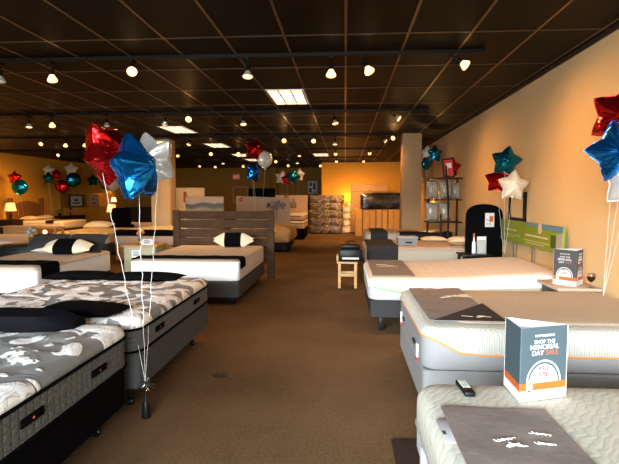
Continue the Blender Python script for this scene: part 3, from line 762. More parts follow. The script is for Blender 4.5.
def lamp(x, y, z, label, m, s=1, power=0, sh=(.16, .11)):
    t = thing('table_lamp', (x, y, z), label, 'lamp')
    build(G().lathe([(.08*s, 0), (.085*s, .015*s), (.03*s, .03*s), (.045*s, .12*s), (.02*s, .22*s), (.012*s, .26*s)], (x, y, z), 16), 'lamp_base', M['woodd'], t)
    build(G().loft([[(x+r_*s*math.cos(2*PI*j/20), y+r_*s*math.sin(2*PI*j/20), z+zz*s) for j in range(20)] for r_, zz in ((sh[0], .26), (sh[1], .50), (sh[1]-.006, .50), (sh[0]-.006, .26))], False, True), 'lamp_shade', m, t)
    build(G().lathe([(.005, .28*s), (.03*s, .33*s), (.03*s, .38*s), (.005, .42*s)], (x, y, z), 12), 'bulb', M['bulbon'], t)
    if power:
        ld = bpy.data.lights.new('bulb_light', 'POINT'); ld.energy = power; ld.color = (1, .50, .12); ld.shadow_soft_size = .06
        lo = bpy.data.objects.new('bulb_light', ld); COL.objects.link(lo); lo.parent = t; lo.location = (0, 0, .47*s)
lamp(-11.9, 17.05, .74, 'lit table lamp at the left edge beside the arched headboard', M['shade'], 1.2, 12)
t = thing('nightstand', (-11.95, 17.05, 0), 'small dark nightstand under the lit lamp at the left edge', 'nightstand')
build(G().box(-12.25, -11.65, 16.8, 17.35, .1, .71, .005), 'body', M['woodd'], t); build(G().box(-12.27, -11.63, 16.78, 17.37, .71, .74, .003), 'top', M['woodd'], t)
for ly in (16.85, 17.22): build(G().box(-12.2, -11.7, ly, ly+.07, 0, .1), 'leg', M['woodd'], t)
# framed pictures and lamp in the niche
def framed(cx, y0, y1, z0, z1, fm, im, label, art):
    t = thing('framed_picture', (cx, (y0+y1)/2, z0), label, 'picture')
    g = G()
    for a, b in ((y0, y0+.07), (y1-.07, y1)): g.box(cx, cx+.05, a, b, z0, z1)
    for a, b in ((z0, z0+.06), (z1-.06, z1)): g.box(cx, cx+.0499, y0, y1, a, b)
    build(g, 'frame', fm, t); build(G().box(cx, cx+.02, y0+.02, y1-.02, z0+.02, z1-.02), 'print', im, t)
    g = G()
    for yy, zz, w, h in art: g.box(cx+.02, cx+.023, (y0+y1)/2+yy-w/2, (y0+y1)/2+yy+w/2, (z0+z1)/2+zz-h/2, (z0+z1)/2+zz+h/2)
    build(g, 'artwork', M['blackp'] if fm == M['blackp'] else M['orangep'], t)
framed(-12.5, 21.9, 23.1, 1.072, 1.66, M['blackp'], M['whiteflat'], 'black framed black and white picture in the wall niche', [(0, .04, .3, .1), (0, -.1, .55, .06)])
framed(-12.5, 23.5, 24.6, 1.072, 1.66, M['woodo'], M['tanp'], 'honey framed yellow picture in the wall niche', [(.0, .08, .2, .12), (.1, -.12, .4, .1)])
lamp(-12.2, 25.7, 1.072, 'tiny bright lamp at the far end of the wall niche', M['shadew'], .9, 8)
# dark headboard and dresser left of the column
t = base('bed', -7.75, -6.35, 15.2, 17.2, .1, .36, M['woodd'], 'dark bed with black headboard left of the column', 'block')
build(G().box(-7.8, -6.1, 17.25, 17.37, 0, 1.20, .03), 'headboard', M['blackp'], t)
mattress('mattress', -7.75, -6.35, 15.2, 17.2, .36, .66, M['tan'], M['tan'], 'brown mattress before the black headboard left of the column')
t = thing('armchair', (-6.9, 14.7, 0), 'black padded armchair behind the blue balloon', 'chair')
build(G().box(-7.2, -6.6, 14.45, 15.0, .2, .5, .06), 'seat', M['black'], t); build(G().box(-7.2, -6.6, 14.95, 15.12, .45, 1.22, .07), 'backrest', M['black'], t)
for ax in (-7.3, -6.62): build(G().box(ax, ax+.12, 14.5, 15.05, .2, .72, .04), 'armrest', M['black'], t)
for lx in (-7.2, -6.66):
    for ly in (14.5, 14.98): build(G().box(lx, lx+.05, ly, ly+.05, 0, .22), 'leg', M['woodd'], t)
lamp(-8.15, 17.0, .74, 'lit lamp with tall shade beside the black headboard', M['shade'], 1.1, 6)
t = thing('nightstand', (-8.15, 17.0, 0), 'narrow dark nightstand carrying the lamp with tall shade', 'nightstand')
build(G().box(-8.4, -7.9, 16.75, 17.25, .1, .72, .005), 'body', M['woodd'], t)
build(G().box(-8.42, -7.88, 16.73, 17.27, .72, .74), 'top', M['woodd'], t)
for lx in (-8.37, -8.0): build(G().box(lx, lx+.06, 16.8, 17.2, 0, .1), 'leg', M['woodd'], t)

# ---- display boards and beds in the middle distance
def board(x0, x1, y, z1, m, label, slope=0, th=.05):
    t = thing('display_board', ((x0+x1)/2, y, 0), label, 'display board')
    g = G().box(x0, x1, y, y+th, .0, z1); g.warp(lambda x, yy, z: (x, yy, z-(slope*(x-x0)/(x1-x0) if z > .5 else 0)))
    build(g, 'panel', m, t)
    build(G().box(x0+.05, x0+.11, y+th, y+th+.30, 0, .04), 'foot', M['blackp'], t)
    build(G().box(x1-.11, x1-.05, y+th, y+th+.30, 0, .04), 'foot', M['blackp'], t)
    return t
board(-3.56, -2.70, 11.0, 1.56, M['hillsA'], 'display board printed with pale sky over dark hills behind slatted headboard')
t = board(-6.4, -5.3, 18.6, 1.90, M['creamw'], 'bright cream display board with orange figures right of the left column')
build(G().box(-6.1, -5.98, 18.585, 18.6, 1.35, 1.75, .02).box(-6.02, -5.9, 18.586, 18.6, 1.1, 1.4, .02), 'printed_figure', M['orangep'], t)
# cream bed with the big white board
t = board(-3.50, -1.75, 15.95, 1.58, M['pinkish'], 'large white display board with grey tree print behind cream bed', .06)
g = G().tube([(-3.33+.05*math.cos(a*.5), 15.94, 1.47+.05*math.sin(a*.5)) for a in range(12)], .022, 6)
build(g, 'red_logo', M['redp'], t)
rnd = random.Random(11); g = G()
for k in range(60):
    a = rnd.random()*6.28; q = rnd.random()**.5; cx, cz = -2.22+.30*q*math.cos(a), 1.28+.14*q*math.sin(a)
    r_ = .025+.035*rnd.random(); g.add([(cx+r_*math.cos(2*PI*j/7), 15.938+.0002*(k % 9), cz+r_*.7*math.sin(2*PI*j/7)) for j in range(7)], [tuple(range(7))])
g.box(-2.22, -2.18, 15.935, 15.95, .85, 1.2)
build(g, 'tree_print', M['tree'], t)
base('box_spring', -3.2, -1.62, 13.9, 15.85, .06, .30, M['greyd'], 'dark base under the rumpled cream bedding', 'block')
g = G().slab(-3.25, -1.55, 13.8, 15.88, .14, [(.02, .28), (-.02, .33), (-.03, .45), (-.02, .58), (.03, .66), (.12, .70), (.3, .72), (.5, .72)], 5)
g.warp(lambda x, y, z: (x+.02*math.sin(y*9+z*14), y+.02*math.sin(x*11+z*12), z+(.02*math.sin(x*9)*math.sin(y*8) if z > .5 else 0)))
solo(g, 'comforter_bed', M['cream'], 'rumpled cream comforter bed in front of the white tree board', 'bedding')
t = thing('headboard', (-2.8, 16.4, 0), 'dark headboard rising behind the white tree board', 'headboard')
build(G().box(-3.2, -2.3, 16.4, 16.5, .4, 1.84, .04), 'headboard_panel', M['black'], t)
for lx in (-3.1, -2.46): build(G().box(lx, lx+.06, 16.41, 16.49, 0, .42), 'leg', M['black'], t)
# bed beside stack
t = board(-3.3, -1.5, 20.05, 1.62, M['pinkish'], 'second smaller white display board beside the wrapped mattress stack', 0)
build(G().tube([(-2.35+.07*math.cos(a*.55), 20.04, 1.6-.05+.05*math.sin(a*.55)) for a in range(12)], .03, 6), 'red_logo', M['redp'], t)
build(G().box(-2.2, -1.95, 20.035, 20.05, 1.1, 1.35, .01), 'printed_figure', M['tree'], t)
build(G().box(-2.1, -2.03, 20.034, 20.05, 1.35, 1.5, .01), 'printed_figure', M['tree'], t)
base('box_spring', -3.1, -1.48, 18.0, 19.9, .02, .40, M['black'], 'tall black base under the tan mattress near the wrapped stack', 'block')
mattress('mattress', -3.1, -1.47, 18.0, 19.9, .40, .68, M['creamw'], M['tan'], 'lower tan mattress with black piping near the wrapped stack', pipe=M['black'])
mattress('mattress', -3.1, -1.47, 18.0, 19.9, .70, .92, M['creamw'], M['tan'], 'upper tan mattress stacked near the wrapped stack', pipe=M['black'])

# wrapped mattress stack (each mattress by itself)
for k in range(5):
    z = .05+.315*k
    g = G().slab(-1.52+.03*(k % 2), -.12+.03*((k*2) % 3), 20.9, 22.4, .1, [(.012, z), (0, z+.02), (.0, z+.29), (.012, z+.312), (.3, z+.313)])
    g.warp(lambda x, y, z_: (x+.02*math.sin(z_*23+y*7), y+.02*math.sin(z_*19+x*9), z_))
    solo(g, 'wrapped_mattress', M['wrap'], 'plastic wrapped brown mattress, %s from the floor in the big stack' % ordn[k], 'mattress', 'stack of plastic wrapped mattresses')
solo(G().box(-1.45, -.15, 20.9, 22.4, 0, .045), 'pallet', M['woodd'], 'low dark pallet under the big wrapped mattress stack', 'pallet')
for k in range(4):
    z = .02+.29*k
    g = G().slab(-.16, .24-.02*(k % 2), 21.3, 22.3, .08, [(.03, z), (0, z+.04), (0, z+.24), (.03, z+.283), (.2, z+.285)])
    g.warp(lambda x, y, z_: (x+.012*math.sin(z_*23+y*7), y, z_))
    solo(g, 'wrapped_mattress', M['wrapb'], 'bright plastic wrapped bundle, %s from the floor right of the big stack' % ordn[k], 'mattress', 'small bright wrapped bundles')
# cardboard boxes with black wrapped roll on top
bx = [(.42, .98), (1.0, 1.46), (1.48, 1.92), (1.94, 2.44)]
for k, (a, b) in enumerate(bx):
    t = thing('cardboard_box', ((a+b)/2, 20.5, 0), ['leftmost tall cardboard box before the yellow wall, lighter than the rest', 'second tall cardboard box from the left under the black wrapped roll',
        'third tall cardboard box from the left under the black wrapped roll', 'rightmost tall cardboard box partly hidden by the column'][k], 'box', 'tall cardboard boxes')
    build(G().box(a, b, 20.0+.03*(k % 2), 21.2, .0, 1.05, .008), 'carton', M['card'], t)
    build(G().box((a+b)/2-.03, (a+b)/2+.03, 19.996+.03*(k % 2), 20.0+.03*(k % 2), .01, 1.04), 'packing_tape', M['carddk'], t)
g = G().slab(.62, 2.42, 19.98, 21.1, .1, [(.03, 1.055), (0, 1.1), (.0, 1.35), (.02, 1.62), (.06, 1.70), (.3, 1.72)])
g.warp(lambda x, y, z: (x, y+.02*math.sin(z*25+x*3), z+.015*math.sin(x*6)*(z > 1.3)))
solo(g, 'wrapped_mattress', M['wrapk'], 'black plastic wrapped mattress lying on the cardboard boxes', 'mattress')
t = thing('wood_headboard', (1.0, 22.3, 0), 'tall honey wood panel standing behind the black wrapped mattress', 'headboard')
build(G().box(.25, 1.85, 22.3, 22.4, .0, 2.12, .01), 'panel', M['wood'], t); build(G().box(.25, 1.85, 22.27, 22.3, 1.78, 1.82), 'rail', M['woodo'], t)
lamp(.27, 22.75, .62, 'glowing lamp between wrapped stack and cardboard boxes', M['shade'], 1.3, 90)
t = thing('side_table', (.27, 22.75, 0), 'small wooden table under the glowing lamp at the yellow wall', 'table')
build(G().lathe([(.2, .58), (.2, .62)], (.27, 22.75, 0), 20), 'tabletop', M['woodo'], t); build(G().lathe([(.16, 0), (.15, .02), (.02, .05), (.02, .58)], (.27, 22.75, 0), 16), 'pedestal', M['woodo'], t)

# stool with black printer box
t = thing('stool', (.05, 8.6, 0), 'small light pine stool beside the aisle beds', 'stool')
build(G().box(-.13, .22, 8.42, 8.78, .42, .455, .006), 'seat', M['wood'], t)
for lx in (-.11, .165):
    for ly in (8.44, 8.73): build(G().box(lx, lx+.045, ly, ly+.04, 0, .42, .004), 'leg', M['wood'], t)
for ly in (8.445, 8.735): build(G().box(-.07, .17, ly, ly+.025, .20, .25, .003), 'stretcher', M['wood'], t)
for lx in (-.10, .175): build(G().box(lx, lx+.025, 8.48, 8.73, .14, .18, .003), 'stretcher', M['wood'], t)
build(G().box(-.14, -.105, 8.46, 8.74, .455, .56, .005), 'side_rail', M['wood'], t)
t = thing('printer', (.10, 8.58, .456), 'black printer box standing on the pine stool', 'printer')
build(G().box(-.10, .30, 8.42, 8.75, .457, .67, .03), 'body', M['blackp'], t); build(G().box(-.06, .26, 8.46, 8.72, .67, .745, .025), 'lid', M['blackp'], t)
build(G().box(-.04, .24, 8.412, 8.42, .50, .53), 'paper_slot', M['steel'], t)
build(G().tube([(.02, 8.6, .742), (.02, 8.6, .78), (.12, 8.6, .795), (.18, 8.6, .78), (.18, 8.6, .742)], .008, 6), 'handle', M['blackp'], t)

# floor outlet cap
t = thing('floor_outlet', (-1.08, 4.2, 0), 'round dark brass floor outlet cap in the carpet', 'floor outlet')
build(G().lathe([(.068, .0), (.068, .004), (.05, .008), (.004, .008)], (-1.08, 4.2, 0), 24), 'cover', M['vent'], t)
build(G().lathe([(.030, .0082), (.028, .011), (.003, .011)], (-1.08, 4.2, 0), 20), 'cap', M['vent'], t)

# ================================================================ right row
def scribble(parent, x0, y0, s, m, seed, z, name='script_stroke', n=5):
    """illegible looping script printed on cloth, one part per stroke"""
    rnd = random.Random(seed)
    for w in range(n):
        cx = x0+rnd.uniform(-.5, .5)*s*1.2; cy = y0+rnd.uniform(-.4, .4)*s
        L_ = s*rnd.uniform(.25, .5); a = rnd.uniform(-.5, .5); pts = []
        for k in range(26):
            q = k/25; u = (q-.5)*L_+.05*s*math.cos(q*31+w); v = .06*s*math.sin(q*27+w)*(1-.5*q)
            pts.append((cx+u*math.cos(a)-v*math.sin(a), cy+u*math.sin(a)+v*math.cos(a), z))
        build(G().tube(pts, .0013, 4), name, m, parent)

# R1, nearest
t = mattress('mattress', .34, 2.36, .95, 2.42, .36, .655, M['leaf'], M['greyl'], 'nearest white leaf-patterned mattress on the right with remote on it', rc=.13, side_h=.50, crown=.006, pipe=M['grey'])
build(G().box(.325, .3395, 2.02, 2.10, .37, .49, .003), 'side_label', M['whiteflat'], t); build(G().box(.325, .3395, 1.72, 1.80, .37, .49, .003), 'side_label', M['whiteflat'], t)
base('box_spring', .38, 2.34, .98, 2.40, .10, .36, M['greyl'], 'light grey bed base under the nearest white mattress', 'block')
t = thing('bed_runner', (.62, 1.6, .66), 'taupe foot cover with white script on the nearest white mattress', 'bed runner')
runner('cloth', .385, .85, .98, 2.10, .664, M['taupe'], 'a', (), parent=t, fold=.003)
scribble(t, .66, 1.80, .16, M['whiteflat'], 4, .680)
t = thing('fabric_swatch', (.42, 1.85, .66), 'small grey tag peeking out from under the taupe foot cover', 'tag')
build(G().box(.365, .47, 1.78, 1.97, .6625, .6665, .001), 'tag_cloth', M['greyl'], t); build(G().box(.37, .384, 1.84, 1.87, .6665, .667), 'printed_mark', M['slated'], t)
# remote
t = thing('remote_control', (.555, 2.28, .663), 'black remote control with pale keys lying on the nearest white mattress', 'remote')
Rm = Matrix.Translation((.555, 2.285, .664)) @ Matrix.Rotation(.06, 4, 'Z')
build(G().box(-.024, .024, -.08, .08, 0, .022, .006).xf(Rm), 'body', M['blackp'], t)
g = G()
for i in range(3):
    for j in range(5): g.box(-.017+i*.0125, -.008+i*.0125, -.02+j*.018, -.008+j*.018, .022, .025)
build(g.xf(Rm), 'keypad', M['key'], t)

def tri_sign(ax, ay, bx_, by_, cx, cy, z0, h, label, body, band, logo=True, two=False):
    """three-sided open-top card display; face A-B carries the main print"""
    t = thing('brochure_display', ((ax+bx_+cx)/3, (ay+by_+cy)/3, z0), label, 'sign')
    pts = [(ax, ay), (bx_, by_), (cx, cy)]
    cen = Vector((sum(p[0] for p in pts)/3, sum(p[1] for p in pts)/3, 0))
    def face(p, q, main):
        p = Vector((*p, 0)); q = Vector((*q, 0)); w = (q-p).length; ux = (q-p)/w; nrm = Vector((ux.y, -ux.x, 0))
        if (p+q)/2-cen != 0 and ((p+q)/2-cen).dot(nrm) < 0: nrm = -nrm
        B_ = Matrix(((ux.x, nrm.x*-1, 0, p.x), (ux.y, nrm.y*-1, 0, p.y), (0, 0, 1, z0), (0, 0, 0, 1)))   # local: x along, -y outward, z up
        pan = build(G().box(0, w, .0, .003, 0, h).xf(B_), 'card_panel', M['whiteflat'], t)
        build(G().box(-.0012, w+.0012, -.0006, 0.0024, h*.24, h-.0002).xf(B_), 'printed_ground', body, pan)
        build(G().box(-.0012, w+.0012, -.0009, 0.0024, h*.14, h*.24).xf(B_), 'orange_stripe', band, pan)
        if main:
            # arch: white disc with an outer ring
            c = w*.5; r0 = w*.30; zc = h*.24
            def arc(r1, r2, dy, nm, m_):
                g = G(); k = 24; o_ = [(c+r1*math.cos(PI*i/k), zc+r1*1.12*math.sin(PI*i/k)) for i in range(k+1)]
                if r2: o_ += [(c+r2*math.cos(PI*i/k), zc+r2*1.12*math.sin(PI*i/k)) for i in range(k, -1, -1)]
                g = G()
                if r2:
                    for i in range(k):
                        g.add([(o_[i][0], dy, o_[i][1]), (o_[i+1][0], dy, o_[i+1][1]), (o_[2*k-i][0], dy, o_[2*k-i][1]), (o_[2*k+1-i][0], dy, o_[2*k+1-i][1])], [(0, 1, 2, 3)])
                else: g.add([(a, dy, b) for a, b in o_], [tuple(range(len(o_)))])
                build(g.xf(B_), nm, m_, pan)
            arc(r0, 0, -.0012, 'white_arch', M['whiteflat']); arc(r0*1.22, r0*1.13, -.0012, 'arch_ring', M['whiteflat'])
            # round seal
            build(G().box(w*.14, w*.27, -.0014, 0, h*.11, h*.285).xf(B_), 'white_tab', M['whiteflat'], pan)
            g = G().add([(w*.205+w*.05*math.cos(2*PI*i/20), -.0018, h*.225+w*.05*math.sin(2*PI*i/20)) for i in range(20)], [tuple(range(20))])
            build(g.xf(B_), 'seal', M['gold'], pan)
            build(G().box(w*.165, w*.245, -.0018, 0, h*.125, h*.15).xf(B_), 'seal_bar', M['slated'], pan)
            ob = wloc(pan) if False else Vector(t.location)
            RX = Matrix.Rotation(PI/2, 4, 'X')
            def tx(s, size, zf, m_, xf_=.5, sx=1.0):
                o = text(s, size*w, m_, 'lettering', pan, (0, 0, 0), Matrix.Identity(4))
                Bm = B_.copy(); Bm.translation -= ob
                o.matrix_basis = Bm @ Matrix.Translation((w*xf_, -.0018, h*zf)) @ RX @ Matrix.Diagonal((sx, 1, 1, 1))
            tx('MATTRESSFIRM', .062, .865, M['whiteflat'])
            tx('SHOP THE', .095, .775, M['whiteflat'])
            tx('MEMORIAL', .125, .695, M['whiteflat'], sx=1.0)
            tx('DAY', .125, .615, M['whiteflat'], .36); tx('SALE', .125, .615, M['orangep'], .66)
            tx('A$LE', .135, .40, M['slated'], sx=.8); tx('$700', .135, .31, M['redp'], sx=.8)
    face(pts[0], pts[1], True); face(pts[2], pts[0], False); face(pts[1], pts[2], two)
    return t
tri_sign(.755, 2.165, .985, 2.245, .755, 2.37, .664, .325, 'slate blue memorial day sale card display on the nearest white mattress', M['slate'], M['orangep'])

# R2
y0, y1 = 3.45, 4.95
def seam2(x, y):
    s = min(1, max(0, (x-.56)/.30)); s = s*s*(3-2*s); return .575*(1-s)+.462*s
t = mattress('mattress', .545, 2.46, y0, y1, .34, .645, M['diamond'], M['grey'], 'tan topped mattress with orange piping and white diamond knit border', rc=.12, side_h=.47, split=seam2, pipe=M['orange'], crown=.0)
g = G().slab(.80, 2.38, y0+.16, y1-.12, .10, [(0, .6445), (.01, .652), (.05, .656), (.2, .658)]); build(g, 'centre_panel', M['rings'], t)
for yy in (3.85, 4.55):
    h_ = build(G().box(.530, .5455, yy-.05, yy+.05, .43, .455, .004), 'handle', M['blackp'], t)
build(G().box(.530, .5445, 3.66, 3.70, .36, .47, .002), 'side_tag', M['whiteflat'], t); build(G().box(.530, .5445, 4.70, 4.74, .36, .47, .002), 'side_tag', M['whiteflat'], t)
build(G().box(.528, .544, 3.66, 3.70, .345, .375, .002), 'side_tag', M['redp'], t); build(G().box(.528, .544, 4.70, 4.74, .345, .375, .002), 'side_tag', M['redp'], t)
base('box_spring', .55, 2.45, y0+.01, y1-.01, .08, .34, M['grey'], 'grey bed base under the orange piped mattress', 'block')
t = thing('bed_runner', (.86, 4.3, .65), 'taupe and dark foot cover with white script on orange piped mattress', 'bed runner')
runner('cloth', .60, 1.13, 3.60, 4.92, .656, M['taupe'], 'ab', (), parent=t, fold=.003)
g = G().add([(.64, 3.595, .667), (1.155, 3.595, .667), (1.145, 4.20, .667), (.64, 3.595, .6695), (1.155, 3.595, .6695), (1.145, 4.20, .6695)], [(0, 2, 1), (3, 4, 5), (0, 1, 4, 3), (1, 2, 5, 4), (2, 0, 3, 5)])
o = build(g, 'dark_corner', M['char'], t); o['label'] = 'charcoal corner of the foot cover'
scribble(t, .92, 4.45, .28, M['tanp'], 2, .672); scribble(t, 1.0, 3.72, .16, M['tanp'], 9, .6705, n=4); scribble(t, .86, 4.82, .14, M['tanp'], 12, .672, n=3)

# nightstand with second display and wine glass
t = thing('nightstand', (2.3, 5.26, 0), 'pale marble topped nightstand by the right wall with sale card', 'nightstand')
build(G().box(2.08, 2.50, 4.99, 5.54, .63, .66, .005), 'tabletop', M['tan'], t); build(G().box(2.12, 2.48, 5.03, 5.50, .10, .63, .004), 'body', M['woodd'], t)
for lx in (2.13, 2.43):
    for ly in (5.04, 5.45): build(G().box(lx, lx+.04, ly, ly+.04, 0, .1), 'leg', M['woodd'], t)
tri_sign(2.14, 5.27, 2.29, 5.09, 2.44, 5.28, .66, .36, 'dark grey sale card display on the nightstand at the right wall', M['slated'], M['orangep'], two=True)
t = thing('wine_glass', (2.415, 5.05, .66), 'small glass of red wine beside the dark sale card', 'glass')
build(G().lathe([(.032, 0), (.032, .003), (.004, .008), (.004, .055), (.02, .065), (.038, .09), (.04, .115), (.036, .14)], (2.415, 5.05, .66), 18), 'goblet', M['glass'], t)
build(G().lathe([(.005, .066), (.034, .088), (.037, .112), (.003, .1121)], (2.415, 5.05, .66), 18), 'wine', M['wine'], t)

# R3
def lift3(x, y, z):
    s = min(1, max(0, (x-.9)/1.4)); return (x, y, z+.07*s*s*(3-2*s)*(z-.3)/.35 if z > .3 else z)
def seam3(x, y):
    s = min(1, max(0, (x-.27)/.35)); return .55*(1-s)+.475*s
t = mattress('mattress', .27, 2.44, 5.62, 7.16, .38, .645, M['rowtan'], M['greyl'], 'tan channel quilted mattress with green piping, raised towards the wall', rc=.13, side_h=.50, split=seam3, pipe=M['green'], warp=lift3, crown=.01)
g = G()
bd = build(G().slab(.268, 2.442, 5.618, 7.162, .13, [(-.001, .51), (-.002, .53), (-.002, .60), (.004, .618)]).warp(lambda x, y, z: lift3(x, y, z if z > .52 else max(z, seam3(x, y)+.008))), 'white_border', M['white'], t)
base('box_spring', .29, 2.42, 5.64, 7.14, .18, .38, M['greyd'], 'dark grey base under the green piped mattress', 'block')
t = thing('bed_runner', (.55, 6.4, .65), 'plain taupe foot cover on the green piped mattress', 'bed runner')
runner('cloth', .30, .82, 5.66, 7.1, .655, M['taupe'], 'abc', (), parent=t, fold=.002)
scribble(t, .58, 6.5, .28, M['tanp'], 21, .668)

# green and blue wall sign behind the beds
t = thing('display_sign', (2.45, 6.9, .62), 'long green and blue sign board standing along the right wall', 'sign')
build(G().box(2.44, 2.47, 5.78, 8.0, .90, 1.21), 'board', M['greenp'], t)
g = G().add([(2.437, 5.78, 1.14), (2.437, 7.0, 1.185), (2.437, 7.0, 1.21), (2.437, 5.78, 1.21), (2.44, 5.78, 1.14), (2.44, 7.0, 1.185), (2.44, 7.0, 1.21), (2.44, 5.78, 1.21)], [(0, 1, 2, 3), (7, 6, 5, 4), (0, 4, 5, 1), (1, 5, 6, 2), (2, 6, 7, 3), (3, 7, 4, 0)])
build(g, 'blue_panel', M['bluep'], t)
build(G().box(2.436, 2.44, 5.96, 6.10, .95, 1.10), 'dark_square', M['greenpd'], t)
build(G().box(2.436, 2.44, 5.78, 5.94, .90, 1.13), 'pale_end', M['bulbrim'], t)
g = G().tube([(2.43, 6.43, 1.155), (2.437, 6.43, 1.155)], .05, 20).warp(lambda x, y, z: (x, y, 1.155+(z-1.155)*1.4)); build(g, 'round_badge', M['tanp'], t)
g = G()
for a, b, z, h in ((6.2, 6.95, 1.045, .022), (6.15, 6.97, .975, .010), (6.3, 6.9, .945, .008), (7.3, 7.8, 1.07, .018), (7.15, 7.85, 1.0, .01), (7.4, 7.85, .97, .008)): g.box(2.437, 2.44, a, b, z-h/2, z+h/2)
build(g, 'printed_lines', M['tanp'], t)
for py in (6.0, 6.7, 7.4): build(G().box(2.45, 2.47, py, py+.03, 0, .90), 'leg', M['steel'], t)
# picture on the wall behind the white star
t = thing('framed_picture', (2.5, 7.5, 1.22), 'black framed picture on the right wall behind the white star balloon', 'picture')
g = G()
for a, b in ((7.15, 7.23), (7.77, 7.85)): g.box(2.495, 2.52, a, b, 1.17, 1.62)
for a, b in ((1.17, 1.25), (1.54, 1.62)): g.box(2.4951, 2.52, 7.15, 7.85, a, b)
build(g, 'frame', M['blackp'], t); build(G().box(2.51, 2.52, 7.2, 7.8, 1.2, 1.6), 'print', M['paint_r'], t)

# black arched headboard with tag
pr = [(1.92, .02)]+[(1.92+.28-.28*math.cos(PI/2*k/8)*1.0, 1.18+.26*math.sin(PI/2*k/8)**.55) for k in range(9)]+[(2.2+.28*math.sin(PI/2*k/8), 1.18+.26*max(0, math.cos(PI/2*k/8))**.55) for k in range(1, 9)]+[(2.48, .02)]
n = len(pr)
t = thing('arched_headboard', (2.2, 8.0, 0), 'black arched upholstered headboard with a price tag by the right wall', 'headboard')
g = G().add([(x, y, z) for y in (8.04, 8.14) for x, z in pr], [tuple(range(n)), tuple(range(2*n-1, n-1, -1))]+[(i, (i+1) % n, n+(i+1) % n, n+i) for i in range(n)])
build(g, 'padded_panel', M['black'], t)
tg = build(G().box(2.20, 2.34, 8.03, 8.038, 1.08, 1.30, .002), 'price_tag', M['whiteflat'], t); build(G().box(2.265, 2.325, 8.0265, 8.03, 1.16, 1.25), 'orange_mark', M['orangep'], tg)
g = G().box(2.215, 2.26, 8.0268, 8.03, 1.18, 1.185).box(2.215, 2.26, 8.0268, 8.03, 1.2, 1.205).box(2.215, 2.31, 8.0268, 8.03, 1.11, 1.116).box(2.215, 2.29, 8.0268, 8.03, 1.13, 1.136); build(g, 'printed_lines', M['slated'], tg)

# small black table with acrylic holder
t = thing('side_table', (1.9, 7.55, 0), 'black side table between green piped bed and arched headboard', 'table')
build(G().box(1.70, 2.15, 7.36, 7.76, .685, .71, .004), 'tabletop', M['blackp'], t)
for lx in (1.72, 2.09):
    for ly in (7.38, 7.70): build(G().box(lx, lx+.04, ly, ly+.04, 0, .685), 'leg', M['blackp'], t)
t = thing('leaflet_holder', (2.0, 7.5, .71), 'clear holder with white leaflets on the black side table', 'leaflet holder')
build(G().box(1.935, 2.075, 7.47, 7.475, .712, .92).box(1.935, 2.075, 7.49, 7.52, .712, .72), 'holder', M['acrylic'], t); build(G().box(1.94, 2.07, 7.477, 7.487, .72, .97), 'leaflets', M['whiteflat'], t)
t = thing('spray_bottle', (1.93, 7.62, .71), 'small white bottle behind the leaflet holder', 'bottle')
build(G().lathe([(.025, 0), (.028, .02), (.026, .16), (.01, .19), (.01, .24)], (1.93, 7.62, .71), 14), 'bottle_body', M['white'], t); build(G().lathe([(.014, .24), (.014, .29), (.008, .30)], (1.93, 7.62, .71), 12), 'cap', M['orangep'], t)

# R4
t = mattress('mattress', .36, 2.42, 8.95, 10.45, .36, .66, M['tan'], M['ivory'], 'white sided tan mattress with a grey box on it', rc=.1, side_h=.60)
base('box_spring', .38, 2.40, 8.97, 10.43, .10, .36, M['greyd'], 'dark grey base of the bed carrying the grey box', 'block')
runner('bed_runner', .37, .97, 8.95, 10.40, .67, M['char'], 'charcoal foot cover hanging down the front of the tan mattress', (('S', .24),))
t = thing('storage_box', (1.12, 9.35, .675), 'grey open storage box standing on the tan mattress', 'box')
build(G().box(.97, 1.32, 9.15, 9.5, .672, .80, .008), 'body', M['grey'], t); build(G().box(1.10, 1.22, 9.142, 9.15, .71, .74), 'label_slot', M['blackp'], t)
build(G().box(.96, 1.33, 9.14, 9.51, .80, .825, .006), 'lid', M['greyl'], t)
pillow(2.12, 9.35, .675, .46, .40, .15, M['creamw'], 'cream white pillow at the wall end of the tan mattress')
# R5
t = mattress('mattress', .46, 2.44, 11.25, 12.72, .46, .75, M['tan'], M['ivory'], 'farthest right mattress with white side and grey cover', rc=.1, side_h=.70)
base('box_spring', .48, 2.42, 11.27, 12.70, .10, .46, M['greyd'], 'dark base under the farthest right mattress', 'block')
runner('bed_runner', .56, .98, 11.25, 12.66, .762, M['greyd'], 'mid grey foot cover on the farthest right mattress', (('S', .26),))
runner('bed_runner', 1.20, 2.40, 11.25, 11.7, .762, M['blackp'], 'black throw over the side of the farthest right mattress', (('S', .24),), cat='throw')
pillow(1.75, 10.0, .675, .5, .4, .1, M['creamw'], 'flat folded towel-like cream pillow on the tan mattress middle')

# rack with bagged pillows
t = thing('pillow_rack', (2.1, 10.85, 0), 'dark metal rack with two shelves of bagged pillows', 'rack')
for px, lean in ((2.08, .12), (1.80, 0), (2.42, 0)):
    yq = 10.60 if px == 2.08 else 11.05
    build(G().tube([(px+lean*math.sin(PI*k/10)*.6, yq, 0+2.2*k/10 if px == 2.08 else 1.95*k/10) for k in range(11)], .022, 8), 'upright', M['woodd'], t)
build(G().tube([(2.0, 10.60, 0), (2.0, 10.60, 1.2)], .02, 8), 'upright', M['woodd'], t)
for z in (1.02, 1.49, 1.94): build(G().box(1.72, 2.44, 10.62, 11.07, z-.012, z+.012), 'shelf', M['woodd'], t)
def bag(x, y, z, w, h, d, label):
    g = pillow_g(w, h, d).xf(Matrix.Translation((x, y, z+h/2)) @ Matrix.Rotation(PI/2, 4, 'X'))
    solo(g, 'bagged_pillow', M['wrapg'], label, 'pillow', 'bagged pillows on the rack')
k = 0
